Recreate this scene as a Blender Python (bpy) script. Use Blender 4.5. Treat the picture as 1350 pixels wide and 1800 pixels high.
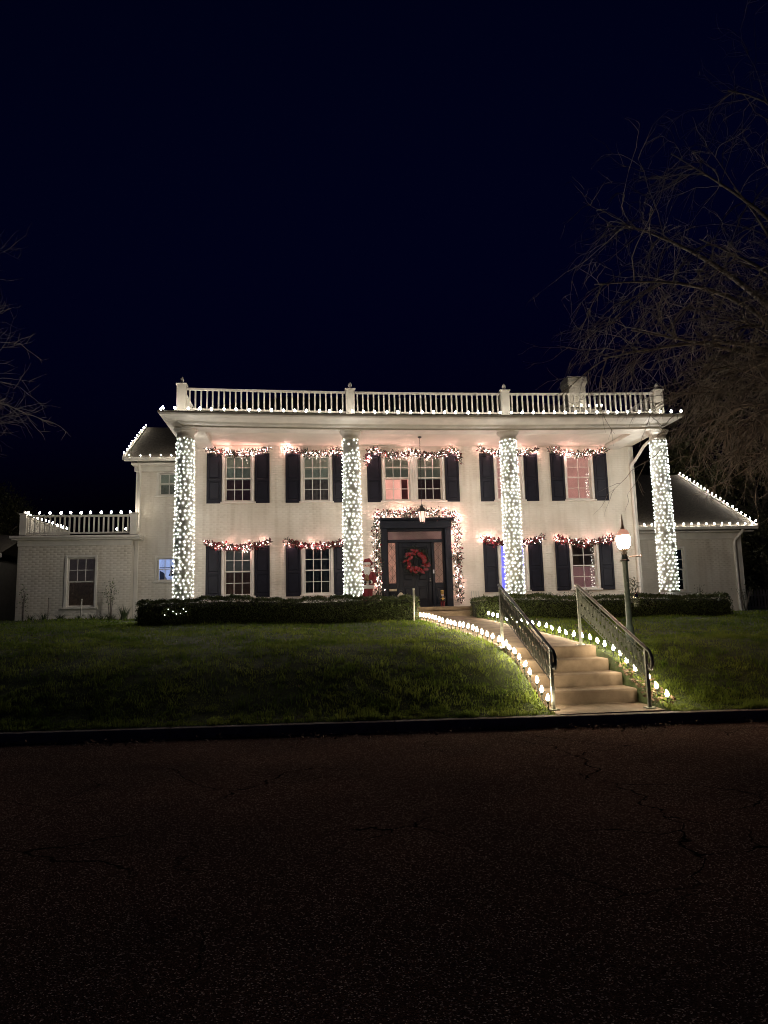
import bpy, math, random
import numpy as np
from mathutils import Vector, Matrix

for o in list(bpy.data.objects): bpy.data.objects.remove(o)
SC = bpy.context.scene
COL = SC.collection
random.seed(7); RNG = np.random.default_rng(7)
R = math.radians; PI = math.pi

# ------------------------------------------------------------------ camera
FPX = 1250.0; YAW, PITCH, ROLL = R(6.34), R(8.2), R(-1.42); CAM = Vector((0, 0, 1.6))
fw = Vector((math.sin(YAW)*math.cos(PITCH), math.cos(YAW)*math.cos(PITCH), math.sin(PITCH)))
rt = Vector((math.cos(YAW), -math.sin(YAW), 0)); up = rt.cross(fw)
rt, up = rt*math.cos(ROLL)+up*math.sin(ROLL), up*math.cos(ROLL)-rt*math.sin(ROLL)
cd = bpy.data.cameras.new('camera'); cam = bpy.data.objects.new('camera', cd); COL.objects.link(cam)
M = Matrix((rt, up, -fw)).transposed().to_4x4(); M.translation = CAM; cam.matrix_world = M
cd.sensor_fit = 'VERTICAL'; cd.sensor_height = 36; cd.sensor_width = 27; cd.lens = FPX/1800*36
cd.clip_start = .05; cd.clip_end = 3000
SC.camera = cam
def onY(px, py, Y):
    d = fw*FPX + rt*(px-675) - up*(py-900); return CAM + d*(Y/d.y)

# ------------------------------------------------------------------ world, sun (dim warm stand-in for an unseen street lamp), exposure
w = bpy.data.worlds.new('World'); SC.world = w; w.use_nodes = True
nt = w.node_tree; bg = nt.nodes['Background']
sky = nt.nodes.new('ShaderNodeTexSky'); sky.sky_type = 'NISHITA'; sky.sun_disc = False
sky.sun_elevation = R(-3.0); sky.sun_rotation = R(200); sky.ozone_density = 8; sky.dust_density = .3; sky.air_density = 1.0
tn = nt.nodes.new('ShaderNodeMix'); tn.data_type = 'RGBA'; tn.blend_type = 'MULTIPLY'; tn.inputs[0].default_value = 1; tn.inputs[7].default_value = (.4, 1.6, 1.15, 1)
nt.links.new(sky.outputs[0], tn.inputs[6]); nt.links.new(tn.outputs[2], bg.inputs[0]); bg.inputs[1].default_value = 0.15
sd = bpy.data.lights.new('sun', 'SUN'); sd.energy = 0.004; sd.angle = R(12); sd.color = (1, .62, .42)
sun = bpy.data.objects.new('sun', sd); COL.objects.link(sun); sun.location = (10, -10, 30)
sun.rotation_euler = Vector((-.42, .86, -.17)).to_track_quat('-Z', 'Y').to_euler()
SC.view_settings.view_transform = 'Standard'; SC.view_settings.look = 'None'
SC.view_settings.exposure = 0; SC.view_settings.gamma = 1
SC.render.engine = 'CYCLES'
cy = SC.cycles
cy.use_denoising = True; cy.use_light_tree = True; cy.max_bounces = 5; cy.diffuse_bounces = 3; cy.glossy_bounces = 3
cy.transparent_max_bounces = 12; cy.caustics_reflective = False; cy.caustics_refractive = False
cy.sample_clamp_indirect = 4; cy.filter_width = 1.0

# ------------------------------------------------------------------ light strengths
S_MINI = 20.0; S_C9 = 125.0; S_PATH = 150.0; S_GAR = 36.0; S_LAMP = 130.0; W_MINI = 6.4; W_GAR = 6.5
WARM = (1.0, .90, .75); COOL = (1.0, .95, .87); PINK = (1.0, .47, .42)

# ------------------------------------------------------------------ materials
MATS = {}
def mat(name, col, rough=.6, var=.0, scale=8., bump=0., bscale=60., col2=None, metal=0., spec=.5, detail=6):
    if name in MATS: return MATS[name]
    m = bpy.data.materials.new(name); m.use_nodes = True; MATS[name] = m
    n = m.node_tree.nodes; l = m.node_tree.links; b = n['Principled BSDF']
    b.inputs['Base Color'].default_value = (*col, 1); b.inputs['Roughness'].default_value = rough
    b.inputs['Metallic'].default_value = metal; b.inputs['Specular IOR Level'].default_value = spec
    tc = n.new('ShaderNodeNewGeometry')
    if var > 0 or col2:
        nz = n.new('ShaderNodeTexNoise'); nz.inputs['Scale'].default_value = scale; nz.inputs['Detail'].default_value = detail
        l.new(tc.outputs['Position'], nz.inputs['Vector'])
        cr = n.new('ShaderNodeValToRGB'); e = cr.color_ramp.elements
        e[0].position = .32; e[1].position = .68
        c2 = col2 if col2 else tuple(c*(1-var) for c in col)
        e[0].color = (*c2, 1); e[1].color = (*tuple(min(1, c*(1+var*.35)) for c in col), 1)
        l.new(nz.outputs['Fac'], cr.inputs[0]); l.new(cr.outputs[0], b.inputs['Base Color'])
    if bump > 0:
        nb = n.new('ShaderNodeTexNoise'); nb.inputs['Scale'].default_value = bscale; nb.inputs['Detail'].default_value = 5
        l.new(tc.outputs['Position'], nb.inputs['Vector'])
        bp = n.new('ShaderNodeBump'); bp.inputs['Strength'].default_value = bump; bp.inputs['Distance'].default_value = .02
        l.new(nb.outputs['Fac'], bp.inputs['Height']); l.new(bp.outputs[0], b.inputs['Normal'])
    return m
def emit(name, col, s, noise=None):
    if name in MATS: return MATS[name]
    m = bpy.data.materials.new(name); m.use_nodes = True; MATS[name] = m
    n = m.node_tree.nodes; b = n['Principled BSDF']
    b.inputs['Base Color'].default_value = (.6, .6, .6, 1)
    b.inputs['Emission Color'].default_value = (*col, 1); b.inputs['Emission Strength'].default_value = s
    if noise:
        l = m.node_tree.links; tc = n.new('ShaderNodeNewGeometry'); nz = n.new('ShaderNodeTexNoise'); nz.inputs['Scale'].default_value = noise
        l.new(tc.outputs['Position'], nz.inputs['Vector'])
        mr = n.new('ShaderNodeMapRange'); mr.inputs['From Min'].default_value = .3; mr.inputs['From Max'].default_value = .7
        mr.inputs['To Min'].default_value = s*.5; mr.inputs['To Max'].default_value = s*1.3
        l.new(nz.outputs['Fac'], mr.inputs['Value']); l.new(mr.outputs[0], b.inputs['Emission Strength'])
    return m
def glass_mat():
    m = bpy.data.materials.new('window_glass'); m.use_nodes = True; n = m.node_tree.nodes; l = m.node_tree.links
    for x in list(n): n.remove(x)
    o = n.new('ShaderNodeOutputMaterial'); mx = n.new('ShaderNodeMixShader'); fr = n.new('ShaderNodeFresnel'); fr.inputs[0].default_value = 2.0
    t = n.new('ShaderNodeBsdfTransparent'); t.inputs[0].default_value = (.88, .9, .88, 1); g = n.new('ShaderNodeBsdfGlossy'); g.inputs['Roughness'].default_value = .015
    nz = n.new('ShaderNodeTexNoise'); nz.inputs['Scale'].default_value = 3.; bp = n.new('ShaderNodeBump'); bp.inputs['Strength'].default_value = .05; bp.inputs['Distance'].default_value = .02
    gm = n.new('ShaderNodeNewGeometry'); l.new(gm.outputs['Position'], nz.inputs['Vector']); l.new(nz.outputs[0], bp.inputs['Height']); l.new(bp.outputs[0], g.inputs['Normal'])
    l.new(fr.outputs[0], mx.inputs[0]); l.new(t.outputs[0], mx.inputs[1]); l.new(g.outputs[0], mx.inputs[2]); l.new(mx.outputs[0], o.inputs[0])
    return m
GLASS = glass_mat()
def wall_mat(name, col):
    m = mat(name, col, .62, .10, 1.3, .0, col2=tuple(c*f for c, f in zip(col, (.86, .84, .80))))
    n = m.node_tree.nodes; l = m.node_tree.links; b = n['Principled BSDF']
    tc = n.new('ShaderNodeNewGeometry')
    mp = n.new('ShaderNodeMapping'); mp.inputs['Scale'].default_value = (1, 1, 9); l.new(tc.outputs['Position'], mp.inputs['Vector'])
    nb = n.new('ShaderNodeTexNoise'); nb.inputs['Scale'].default_value = 9; nb.inputs['Detail'].default_value = 6; l.new(mp.outputs[0], nb.inputs['Vector'])
    m2 = n.new('ShaderNodeMapping'); m2.inputs['Scale'].default_value = (5, 5, .45); l.new(tc.outputs['Position'], m2.inputs['Vector'])
    ns = n.new('ShaderNodeTexNoise'); ns.inputs['Scale'].default_value = 1.; ns.inputs['Detail'].default_value = 8; l.new(m2.outputs[0], ns.inputs['Vector'])
    rr = n.new('ShaderNodeValToRGB'); rr.color_ramp.elements[0].position = .30; rr.color_ramp.elements[0].color = (.80, .77, .72, 1); rr.color_ramp.elements[1].position = .52; rr.color_ramp.elements[1].color = (1, 1, 1, 1); l.new(ns.outputs[0], rr.inputs[0])
    mm = n.new('ShaderNodeMix'); mm.data_type = 'RGBA'; mm.blend_type = 'MULTIPLY'; mm.inputs[0].default_value = .8
    src = b.inputs['Base Color'].links[0].from_socket; l.new(src, mm.inputs[6]); l.new(rr.outputs[0], mm.inputs[7]); l.new(mm.outputs[2], b.inputs['Base Color'])
    bp = n.new('ShaderNodeBump'); bp.inputs['Strength'].default_value = .25; bp.inputs['Distance'].default_value = .02
    l.new(nb.outputs[0], bp.inputs['Height']); l.new(bp.outputs[0], b.inputs['Normal'])
    return m
M_WALL = wall_mat('cream_painted_brick', (.76, .71, .62))
M_MORTAR = mat('painted_mortar', (.70, .645, .55), .75, .1, 4)
M_TRIM = mat('cream_trim_paint', (.77, .73, .65), .5, .14, 3, .10, 40)
M_SASH = mat('white_sash_paint', (.78, .74, .66), .45, .1, 6)
M_COLUMN = mat('white_column_paint', (.60, .61, .55), .5, .16, 4, .1, 30)
M_CEIL = mat('porch_ceiling_paint', (.74, .68, .58), .6, .12, 1.2)
M_NAVY = mat('navy_shutter_paint', (.0105, .0105, .019), .5, .25, 6, .08, 50, spec=.25)
M_DOOR = mat('navy_door_paint', (.0105, .013, .021), .45, .2, 5, .06, 40, spec=.3)
M_ROOF = mat('dark_shingle', (.10, .085, .065), .85, .5, 14, .6, 25)
M_IRON = mat('black_iron', (.02, .02, .02), .4, .3, 30, .2, 90)
M_IRON2 = mat('grey_green_iron', (.30, .33, .28), .38, .4, 25, .2, 90)
M_RAILP = mat('pale_rail_iron', (.33, .33, .28), .42, .4, 22, .2, 90)
M_CONC = mat('walk_concrete', (.31, .235, .170), .85, .3, 3.2, .35, 70, col2=(.17, .125, .088))
M_KERB = mat('kerb_concrete', (.16, .13, .11), .85, .4, 5, .5, 50)
M_WIRE = mat('green_wire', (.01, .02, .012), .5)
M_SOCK = mat('green_socket', (.012, .02, .014), .5)
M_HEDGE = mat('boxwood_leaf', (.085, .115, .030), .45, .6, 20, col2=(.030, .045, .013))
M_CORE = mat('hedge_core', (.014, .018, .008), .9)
M_OAK = mat('oak_leaf', (.075, .070, .028), .5, .6, 3, col2=(.025, .030, .012))
M_BARK = mat('bare_bark', (.21, .18, .15), .85, .4, 9, .4, 40)
M_PINE = mat('garland_needle', (.030, .040, .020), .6, .5, 30, col2=(.012, .018, .010))
M_RED = mat('red_ribbon', (.21, .006, .016), .4, .4, 30)
M_BERRY = mat('red_berry', (.42, .015, .02), .3)
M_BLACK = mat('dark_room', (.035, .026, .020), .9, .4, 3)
M_SHADE = mat('roller_shade', (.70, .73, .64), .8, .12, 5)
M_CURT = mat('brown_curtain', (.16, .10, .075), .9, .45, 7)
E_MINI = emit('mini_bulb_glow', COOL, S_MINI); E_C9 = emit('large_bulb_glow', WARM, S_C9)
E_PATH = emit('path_bulb_glow', (1, .82, .54), S_PATH); E_GAR = emit('garland_bulb_glow', (1, .70, .64), S_GAR)

# ------------------------------------------------------------------ mesh helpers
def base(o):
    v = Vector((0, 0, 0))
    while o is not None: v = v + o.location; o = o.parent
    return v
def tag(o, label=None, cat=None, group=None, kind=None):
    if label: o['label'] = label
    if cat: o['category'] = cat
    if group: o['group'] = group
    if kind: o['kind'] = kind
    return o
def thing(name, loc, label, cat, group=None):
    o = bpy.data.objects.new(name, None); o.empty_display_size = .1; COL.objects.link(o); o.location = loc
    return tag(o, label, cat, group)
def link(name, me, m, parent=None, loc=None):
    o = bpy.data.objects.new(name, me); COL.objects.link(o)
    if m and not me.materials: me.materials.append(m)
    if parent: o.parent = parent
    if loc is not None: o.location = Vector(loc) - (base(parent) if parent else Vector((0, 0, 0)))
    return o
class MB:
    def __init__(s): s.v = []; s.f = []; s.sm = []
    def add(s, vs, fs, smooth=False):
        k = len(s.v); s.v += [tuple(v) for v in vs]; s.f += [tuple(i+k for i in f) for f in fs]; s.sm += [smooth]*len(fs); return s
    def box(s, x0, x1, y0, y1, z0, z1):
        if x0 > x1: x0, x1 = x1, x0
        if y0 > y1: y0, y1 = y1, y0
        if z0 > z1: z0, z1 = z1, z0
        return s.add([(x0,y0,z0),(x1,y0,z0),(x1,y1,z0),(x0,y1,z0),(x0,y0,z1),(x1,y0,z1),(x1,y1,z1),(x0,y1,z1)],
                     [(0,3,2,1),(4,5,6,7),(0,1,5,4),(1,2,6,5),(2,3,7,6),(3,0,4,7)])
    def bbox(s, x0, x1, y0, y1, z0, z1, b=.008):      # box whose front (-y) edges are chamfered
        return s.add([(x0,y1,z0),(x1,y1,z0),(x1,y1,z1),(x0,y1,z1),(x0,y0+b,z0),(x1,y0+b,z0),(x1,y0+b,z1),(x0,y0+b,z1),
                      (x0+b,y0,z0+b),(x1-b,y0,z0+b),(x1-b,y0,z1-b),(x0+b,y0,z1-b)],
                     [(0,3,2,1),(0,1,5,4),(1,2,6,5),(2,3,7,6),(3,0,4,7),(4,5,9,8),(5,6,10,9),(6,7,11,10),(7,4,8,11),(8,9,10,11)])
    def quad(s, *p): return s.add(p, [(0,1,2,3)])
    def tube(s, pts, rad, n=6, caps=True, smooth=True):
        pts = [Vector(p) for p in pts]; N = len(pts); vs = []; fs = []
        if not hasattr(rad, '__len__'): rad = [rad]*N
        t0 = (pts[1]-pts[0]).normalized(); a = Vector((0,0,1)) if abs(t0.z) < .9 else Vector((1,0,0)); u = t0.cross(a).normalized()
        for i in range(N):
            t = (pts[min(i+1,N-1)]-pts[max(i-1,0)])
            t = t.normalized() if t.length > 1e-9 else t0
            u = (u - t*u.dot(t)); u = u.normalized() if u.length > 1e-6 else t.orthogonal().normalized(); v = t.cross(u)
            for k in range(n):
                an = 2*PI*k/n; vs.append(pts[i]+(u*math.cos(an)+v*math.sin(an))*rad[i])
        for i in range(N-1):
            for k in range(n): fs.append((i*n+k, i*n+(k+1)%n, (i+1)*n+(k+1)%n, (i+1)*n+k))
        if caps: fs += [tuple(range(n-1,-1,-1)), tuple((N-1)*n+k for k in range(n))]
        return s.add(vs, fs, smooth)
    def lathe(s, c, prof, n=16, smooth=True, sx=1, sy=1):
        vs = []; fs = []; N = len(prof)
        for r, z in prof:
            for k in range(n): vs.append((c[0]+sx*r*math.cos(2*PI*k/n), c[1]+sy*r*math.sin(2*PI*k/n), c[2]+z))
        for i in range(N-1):
            for k in range(n): fs.append((i*n+k, i*n+(k+1)%n, (i+1)*n+(k+1)%n, (i+1)*n+k))
        fs += [tuple(range(n-1,-1,-1)), tuple((N-1)*n+k for k in range(n))]
        return s.add(vs, fs, smooth)
    def sphere(s, c, r, n=10, m=6, sx=1, sy=1, sz=1):
        return s.lathe(c, [(max(.001, r*math.sin(PI*i/m)), -r*sz*math.cos(PI*i/m)) for i in range(m+1)], n, True, sx, sy)
    def sweep(s, prof, path, closed=False):      # prof (offset, z) swept; path: list of (Vector pos, Vector outward)
        vs = []; fs = []; n = len(prof)
        for p, o in path:
            for a, z in prof: vs.append(p + o*a + Vector((0,0,z)))
        for i in range(len(path)-1):
            for k in range(n): fs.append((i*n+k, i*n+(k+1)%n, (i+1)*n+(k+1)%n, (i+1)*n+k))
        fs += [tuple(range(n-1,-1,-1)), tuple((len(path)-1)*n+k for k in range(n))]
        return s.add(vs, fs)
    def mesh(s, name, off=Vector((0,0,0))):
        me = bpy.data.meshes.new(name); me.from_pydata([(v[0]-off[0], v[1]-off[1], v[2]-off[2]) for v in s.v], [], s.f)
        me.polygons.foreach_set('use_smooth', s.sm); me.update(); return me
    def build(s, name, m, parent=None, kind=None):
        o = link(name, s.mesh(name, base(parent) if parent else Vector((0,0,0))), m, parent)
        if kind: o['kind'] = kind
        return o
def np_mesh(name, V, F, m, parent=None, kind=None):
    V = np.asarray(V, np.float32); F = np.asarray(F, np.int32)
    if parent: V = V - np.array(base(parent), np.float32)
    me = bpy.data.meshes.new(name); k = F.shape[1]
    me.vertices.add(len(V)); me.vertices.foreach_set('co', V.ravel())
    me.loops.add(F.size); me.loops.foreach_set('vertex_index', F.ravel())
    me.polygons.add(len(F)); me.polygons.foreach_set('loop_start', np.arange(0, F.size, k, dtype=np.int32))
    me.update(calc_edges=True); o = link(name, me, m, parent)
    if kind: o['kind'] = kind
    return o
def leaves(P, size, aspect=.5, axis=None, jit=1.):     # pointed leaf quads around points P; returns V, F
    P = np.asarray(P, float); n = len(P); d = RNG.normal(size=(n,3))
    if axis is not None: d = np.asarray(axis)+d*jit
    d /= np.linalg.norm(d, axis=1)[:,None]+1e-9
    q = np.cross(d, RNG.normal(size=(n,3))); q /= np.linalg.norm(q, axis=1)[:,None]+1e-9
    s = size*RNG.uniform(.6, 1.3, n)[:,None]
    V = np.stack([P, P+d*s*.5+q*s*aspect*.5, P+d*s, P+d*s*.5-q*s*aspect*.5], 1).reshape(-1,3)
    return V, np.arange(4*n).reshape(n,4)
def octa(P, r):                                        # little closed bulbs
    P = np.asarray(P, float); n = len(P)
    D = np.array([(1,0,0),(0,1,0),(-1,0,0),(0,-1,0),(0,0,1.3),(0,0,-1.3)])*r
    V = (P[:,None,:]+D[None]).reshape(-1,3)
    T = np.array([(0,1,4),(1,2,4),(2,3,4),(3,0,4),(1,0,5),(2,1,5),(3,2,5),(0,3,5)])
    return V, (T[None]+6*np.arange(n)[:,None,None]).reshape(-1,3)

# ------------------------------------------------------------------ terrain
def yk(x): return 10.36 - .067*(x+4.1)              # street face of the kerb
_t = np.linspace(-2, 20, 1101); _p = np.interp(_t, [-2,.16,.5,1,2,3,5,8.5,12,20], [.13,.14,.20,.40,.78,1.0,1.2,1.45,1.57,1.6])
_k = np.exp(-np.linspace(-2,2,31)**2); _k /= _k.sum(); _ps = np.convolve(np.pad(_p, 15, 'edge'), _k, 'valid')
def path_mid(y): return np.interp(y, [9, 12.4, 18.5, 20, 23], [4.31, 4.31, 3.76, 3.72, 3.72])
PW = .79
def path_z(y): return np.interp(y, [9.9, 10.85, 12.35, 16, 19.9, 30], [.16, .17, .97, 1.27, 1.55, 1.55])
def hgt(x, y):
    x = np.asarray(x, float); y = np.asarray(y, float); t = y-yk(x)
    z = np.interp(t, _t, _ps) - .012*np.clip(x-1, -14, 16)*np.clip(t/4, 0, 1)
    z = z + (.018*np.sin(x*1.7+y*.6)+.014*np.sin(x*.8-y*1.9+1))*np.clip(t-.2, 0, 1)
    return np.where(t < .17, .12, z)
def lawn_z(x, y):
    z = hgt(x, y); ins = (np.abs(x-path_mid(y)) < PW+.03) & (y < 21)
    return np.where(ins, np.minimum(z, path_z(y)-.32), z)
xs = np.unique(np.concatenate([np.arange(-160,-30,10), np.arange(-30,-14,2), np.arange(-14,2.4,.3), np.arange(2.4,6,.05), np.arange(6,20,.3), np.arange(20,40,2), np.arange(40,170,10)]).round(3))
ts = np.unique(np.concatenate([np.arange(.15,10,.12), np.arange(10,20,.5), np.arange(20,60,4), np.arange(60,260,25)]).round(3))
X, T = np.meshgrid(xs, ts); Y = T+yk(X); Z = lawn_z(X, Y)
nx, ny = len(xs), len(ts); I = np.arange(nx*ny).reshape(ny, nx)
F = np.stack([I[:-1,:-1], I[:-1,1:], I[1:,1:], I[1:,:-1]], -1).reshape(-1,4)
m_soil = mat('lawn_soil', (.055, .080, .022), .95, .5, 5, .5, 40)
tag(np_mesh('lawn', np.stack([X,Y,Z],-1).reshape(-1,3), F, m_soil), kind='structure')
MB().add([(-900,-900,-.12),(900,-900,-.12),(900,900,-.12),(-900,900,-.12)], [(0,1,2,3)]).build('ground', m_soil, kind='structure')

# road
def asphalt():
    m = bpy.data.materials.new('worn_asphalt'); m.use_nodes = True; n = m.node_tree.nodes; l = m.node_tree.links; b = n['Principled BSDF']
    g = n.new('ShaderNodeNewGeometry')
    def noise(sc, de=4, dist=0):
        x = n.new('ShaderNodeTexNoise'); x.inputs['Scale'].default_value = sc; x.inputs['Detail'].default_value = de; x.inputs['Distortion'].default_value = dist; l.new(g.outputs['Position'], x.inputs['Vector']); return x
    v = n.new('ShaderNodeTexVoronoi'); v.inputs['Scale'].default_value = 145; l.new(g.outputs['Position'], v.inputs['Vector'])
    sp = n.new('ShaderNodeSeparateColor'); l.new(v.outputs['Color'], sp.inputs[0])
    r1 = n.new('ShaderNodeValToRGB'); e = r1.color_ramp.elements; e[0].position = .0; e[0].color = (.046,.030,.0255,1); e[1].position = .80; e[1].color = (.092,.060,.050,1)
    x = e.new(.90); x.color = (.15,.11,.095,1); x = e.new(.97); x.color = (.50,.44,.40,1)
    l.new(sp.outputs[0], r1.inputs[0])
    big = noise(.55, 5); r2 = n.new('ShaderNodeValToRGB'); e = r2.color_ramp.elements; e[0].position=.3; e[0].color=(.65,.65,.66,1); e[1].position=.7; e[1].color=(1.15,1.05,1.0,1)
    l.new(big.outputs[0], r2.inputs[0])
    mu = n.new('ShaderNodeMix'); mu.data_type='RGBA'; mu.blend_type='MULTIPLY'; mu.inputs[0].default_value=1; l.new(r1.outputs[0], mu.inputs[6]); l.new(r2.outputs[0], mu.inputs[7])
    # cracks
    wn = noise(1.6, 6); wv = n.new('ShaderNodeVectorMath'); wv.operation='MULTIPLY_ADD'; wv.inputs[1].default_value=(.9,.9,0); l.new(wn.outputs['Color'], wv.inputs[0]); l.new(g.outputs['Position'], wv.inputs[2])
    cv = n.new('ShaderNodeTexVoronoi'); cv.feature='DISTANCE_TO_EDGE'; cv.inputs['Scale'].default_value=.62; l.new(wv.outputs[0], cv.inputs['Vector'])
    cm = n.new('ShaderNodeMapRange'); cm.inputs['From Min'].default_value=.0015; cm.inputs['From Max'].default_value=.0065; l.new(cv.outputs['Distance'], cm.inputs['Value'])
    gate = noise(.5, 2); gm = n.new('ShaderNodeMapRange'); gm.inputs['From Min'].default_value=.46; gm.inputs['From Max'].default_value=.56; gm.inputs['To Min'].default_value=1; gm.inputs['To Max'].default_value=0; l.new(gate.outputs[0], gm.inputs['Value'])
    mxx = n.new('ShaderNodeMath'); mxx.operation='MAXIMUM'; l.new(cm.outputs[0], mxx.inputs[0]); l.new(gm.outputs[0], mxx.inputs[1])
    m2 = n.new('ShaderNodeMix'); m2.data_type='RGBA'; m2.inputs[6].default_value=(.006,.005,.005,1); l.new(mxx.outputs[0], m2.inputs[0]); l.new(mu.outputs[2], m2.inputs[7]); l.new(m2.outputs[2], b.inputs['Base Color'])
    b.inputs['Roughness'].default_value=.95; b.inputs['Specular IOR Level'].default_value=0.
    ad = n.new('ShaderNodeMath'); ad.operation='MULTIPLY'; l.new(v.outputs['Distance'], ad.inputs[0]); l.new(mxx.outputs[0], ad.inputs[1])
    bp = n.new('ShaderNodeBump'); bp.inputs['Strength'].default_value=.6; bp.inputs['Distance'].default_value=.008; l.new(ad.outputs[0], bp.inputs['Height']); l.new(bp.outputs[0], b.inputs['Normal'])
    return m
mb = MB(); mb.add([(-200,-9,0),(200,-9,0),(200,yk(200)+.01,0),(-200,yk(-200)+.01,0)], [(0,1,2,3)]); mb.build('road', asphalt(), kind='structure')
# kerb, cast in lengths
kr = bpy.data.objects.new('kerb', None); COL.objects.link(kr); kr['kind'] = 'structure'
x = -29.3
while x < 30:
    L = 3.05; mb = MB(); P = []
    for q in (x, x+L-.012):
        y0 = yk(q); P += [(q,y0+.012,-.02),(q,y0+.012,.11),(q,y0+.03,.135),(q,y0+.06,.142),(q,y0+.17,.14),(q,y0+.17,-.02)]
    mb.add(P, [(i,(i+1)%6,6+(i+1)%6,6+i) for i in range(6)]+[(5,4,3,2,1,0),(6,7,8,9,10,11)]); mb.build('kerb_stone', M_KERB, kr); x += L

# walk and steps
wk = bpy.data.objects.new('walkway', None); COL.objects.link(wk); wk['kind'] = 'structure'
def slab(y0, y1, z0f, z1f, drop=.35):
    mb = MB(); n = 5; V = []; 
    for i in range(n+1):
        y = y0+(y1-y0)*i/n; m_ = float(path_mid(y)); z = z0f+(z1f-z0f)*i/n
        V += [(m_-PW,y,z-drop),(m_-PW,y,z-.012),(m_-PW+.012,y,z),(m_+PW-.012,y,z),(m_+PW,y,z-.012),(m_+PW,y,z-drop)]
    F = [(i*6+k, (i+1)*6+k, (i+1)*6+k+1, i*6+k+1) for i in range(n) for k in range(5)]
    F += [(0,1,2,3,4,5), tuple(n*6+k for k in (5,4,3,2,1,0))]
    return mb.add(V, F)
slab(9.98, 10.9, .152, .17).build('slab', M_CONC, wk)
ys = [12.36, 13.9, 15.4, 16.9, 18.4, 19.92]
for a, b_ in zip(ys[1:-1], ys[2:]): slab(a+.006, b_-.006, float(path_z(a)), float(path_z(b_))).build('slab', M_CONC, wk)
slab(12.72, 13.9-.006, .975, float(path_z(13.9))).build('slab', M_CONC, wk)
st = bpy.data.objects.new('steps', None); COL.objects.link(st); st['kind'] = 'structure'
for i, (y, z) in enumerate(((10.85,.37),(11.35,.57),(11.85,.77),(12.35,.97))):
    m_ = float(path_mid(y)); y1 = y+.56 if i < 3 else 12.715; xL, xR = m_-PW+.015*i-.02, m_+PW-.01; mb = MB(); rd = .03
    V = []; prof = [(y, z-.24), (y, z-rd), (y+rd*.3, z-rd*.3), (y+rd, z), (y1, z+.004), (y1, z-.24)]
    for q in (xL, xR): V += [(q, a, c) for a, c in prof]
    mb.add(V, [(k+6, (k+1)%6+6, (k+1)%6, k) for k in range(6)]+[(0,1,2,3,4,5),(11,10,9,8,7,6)]); mb.build('step', M_CONC, st)

# ------------------------------------------------------------------ house
HY = 22.4; FZ = 1.78
house = thing('house', (3.6, 22.4, FZ), 'white painted brick colonial house with tall lit columns and rooftop balustrade', 'house')
def sag(x): return -.09*max(0, 1-((x-3.6)/7.6)**2)

def wall(name, X0, X1, Z0, Z1, Y, holes, th=.3, bricks=True):
    gx = sorted({X0, X1, *[h[0] for h in holes], *[h[1] for h in holes]}); gz = sorted({Z0, Z1, *[h[2] for h in holes], *[h[3] for h in holes]})
    mb = MB()
    for a, b_ in zip(gx, gx[1:]):
        for c, d in zip(gz, gz[1:]):
            if any(h[0] <= (a+b_)/2 <= h[1] and h[2] <= (c+d)/2 <= h[3] for h in holes): continue
            mb.quad((a,Y,c),(b_,Y,c),(b_,Y,d),(a,Y,d)); mb.quad((a,Y+th,c),(a,Y+th,d),(b_,Y+th,d),(b_,Y+th,c))
    for h in holes:
        a, b_, c, d = h
        mb.quad((a,Y,c),(a,Y+th,c),(a,Y+th,d),(a,Y,d)); mb.quad((b_,Y,c),(b_,Y,d),(b_,Y+th,d),(b_,Y+th,c))
        mb.quad((a,Y,d),(a,Y+th,d),(b_,Y+th,d),(b_,Y,d)); mb.quad((a,Y,c),(b_,Y,c),(b_,Y+th,c),(a,Y+th,c))
    w_ = mb.build(name, M_MORTAR, house)
    V = []; F = []; bw, bh, j = .213, .0755, .009; row = 0; z = Z0
    while z+bh*.5 < Z1:
        z1 = min(z+bh-j, Z1); off = -bw/2 if row % 2 else 0; q = X0+off
        sh = random.uniform(-.0015, .0015)
        while q < X1:
            seg = [(max(q, X0), min(q+bw-.003, X1))]
            for h in holes:
                if h[2] < (z+z1)/2 < h[3]:
                    ns = []
                    for s0, s1 in seg:
                        if s1 <= h[0] or s0 >= h[1]: ns.append((s0, s1))
                        else:
                            if s0 < h[0]: ns.append((s0, h[0]))
                            if s1 > h[1]: ns.append((h[1], s1))
                    seg = ns
            for s0, s1 in seg:
                if s1-s0 < .02: continue
                p = Y-.0010-sh*.15-random.uniform(0, .0005); dz = random.uniform(-.0012, .0012); k = len(V); b2 = .003
                V += [(s0,Y,z+dz),(s1,Y,z+dz),(s1,Y,z1+dz),(s0,Y,z1+dz),(s0+b2,p,z+dz+b2),(s1-b2,p+random.uniform(-.0008,.0008),z+dz+b2),(s1-b2,p,z1+dz-b2),(s0+b2,p,z1+dz-b2)]
                F += [(k+4,k+5,k+6,k+7),(k,k+1,k+5,k+4),(k+1,k+2,k+6,k+5),(k+2,k+3,k+7,k+6),(k+3,k,k+4,k+7)]
            q += bw
        z += bh; row += 1
    np_mesh('brickwork', V, F, M_WALL, w_, 'stuff')
    return w_

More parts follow.
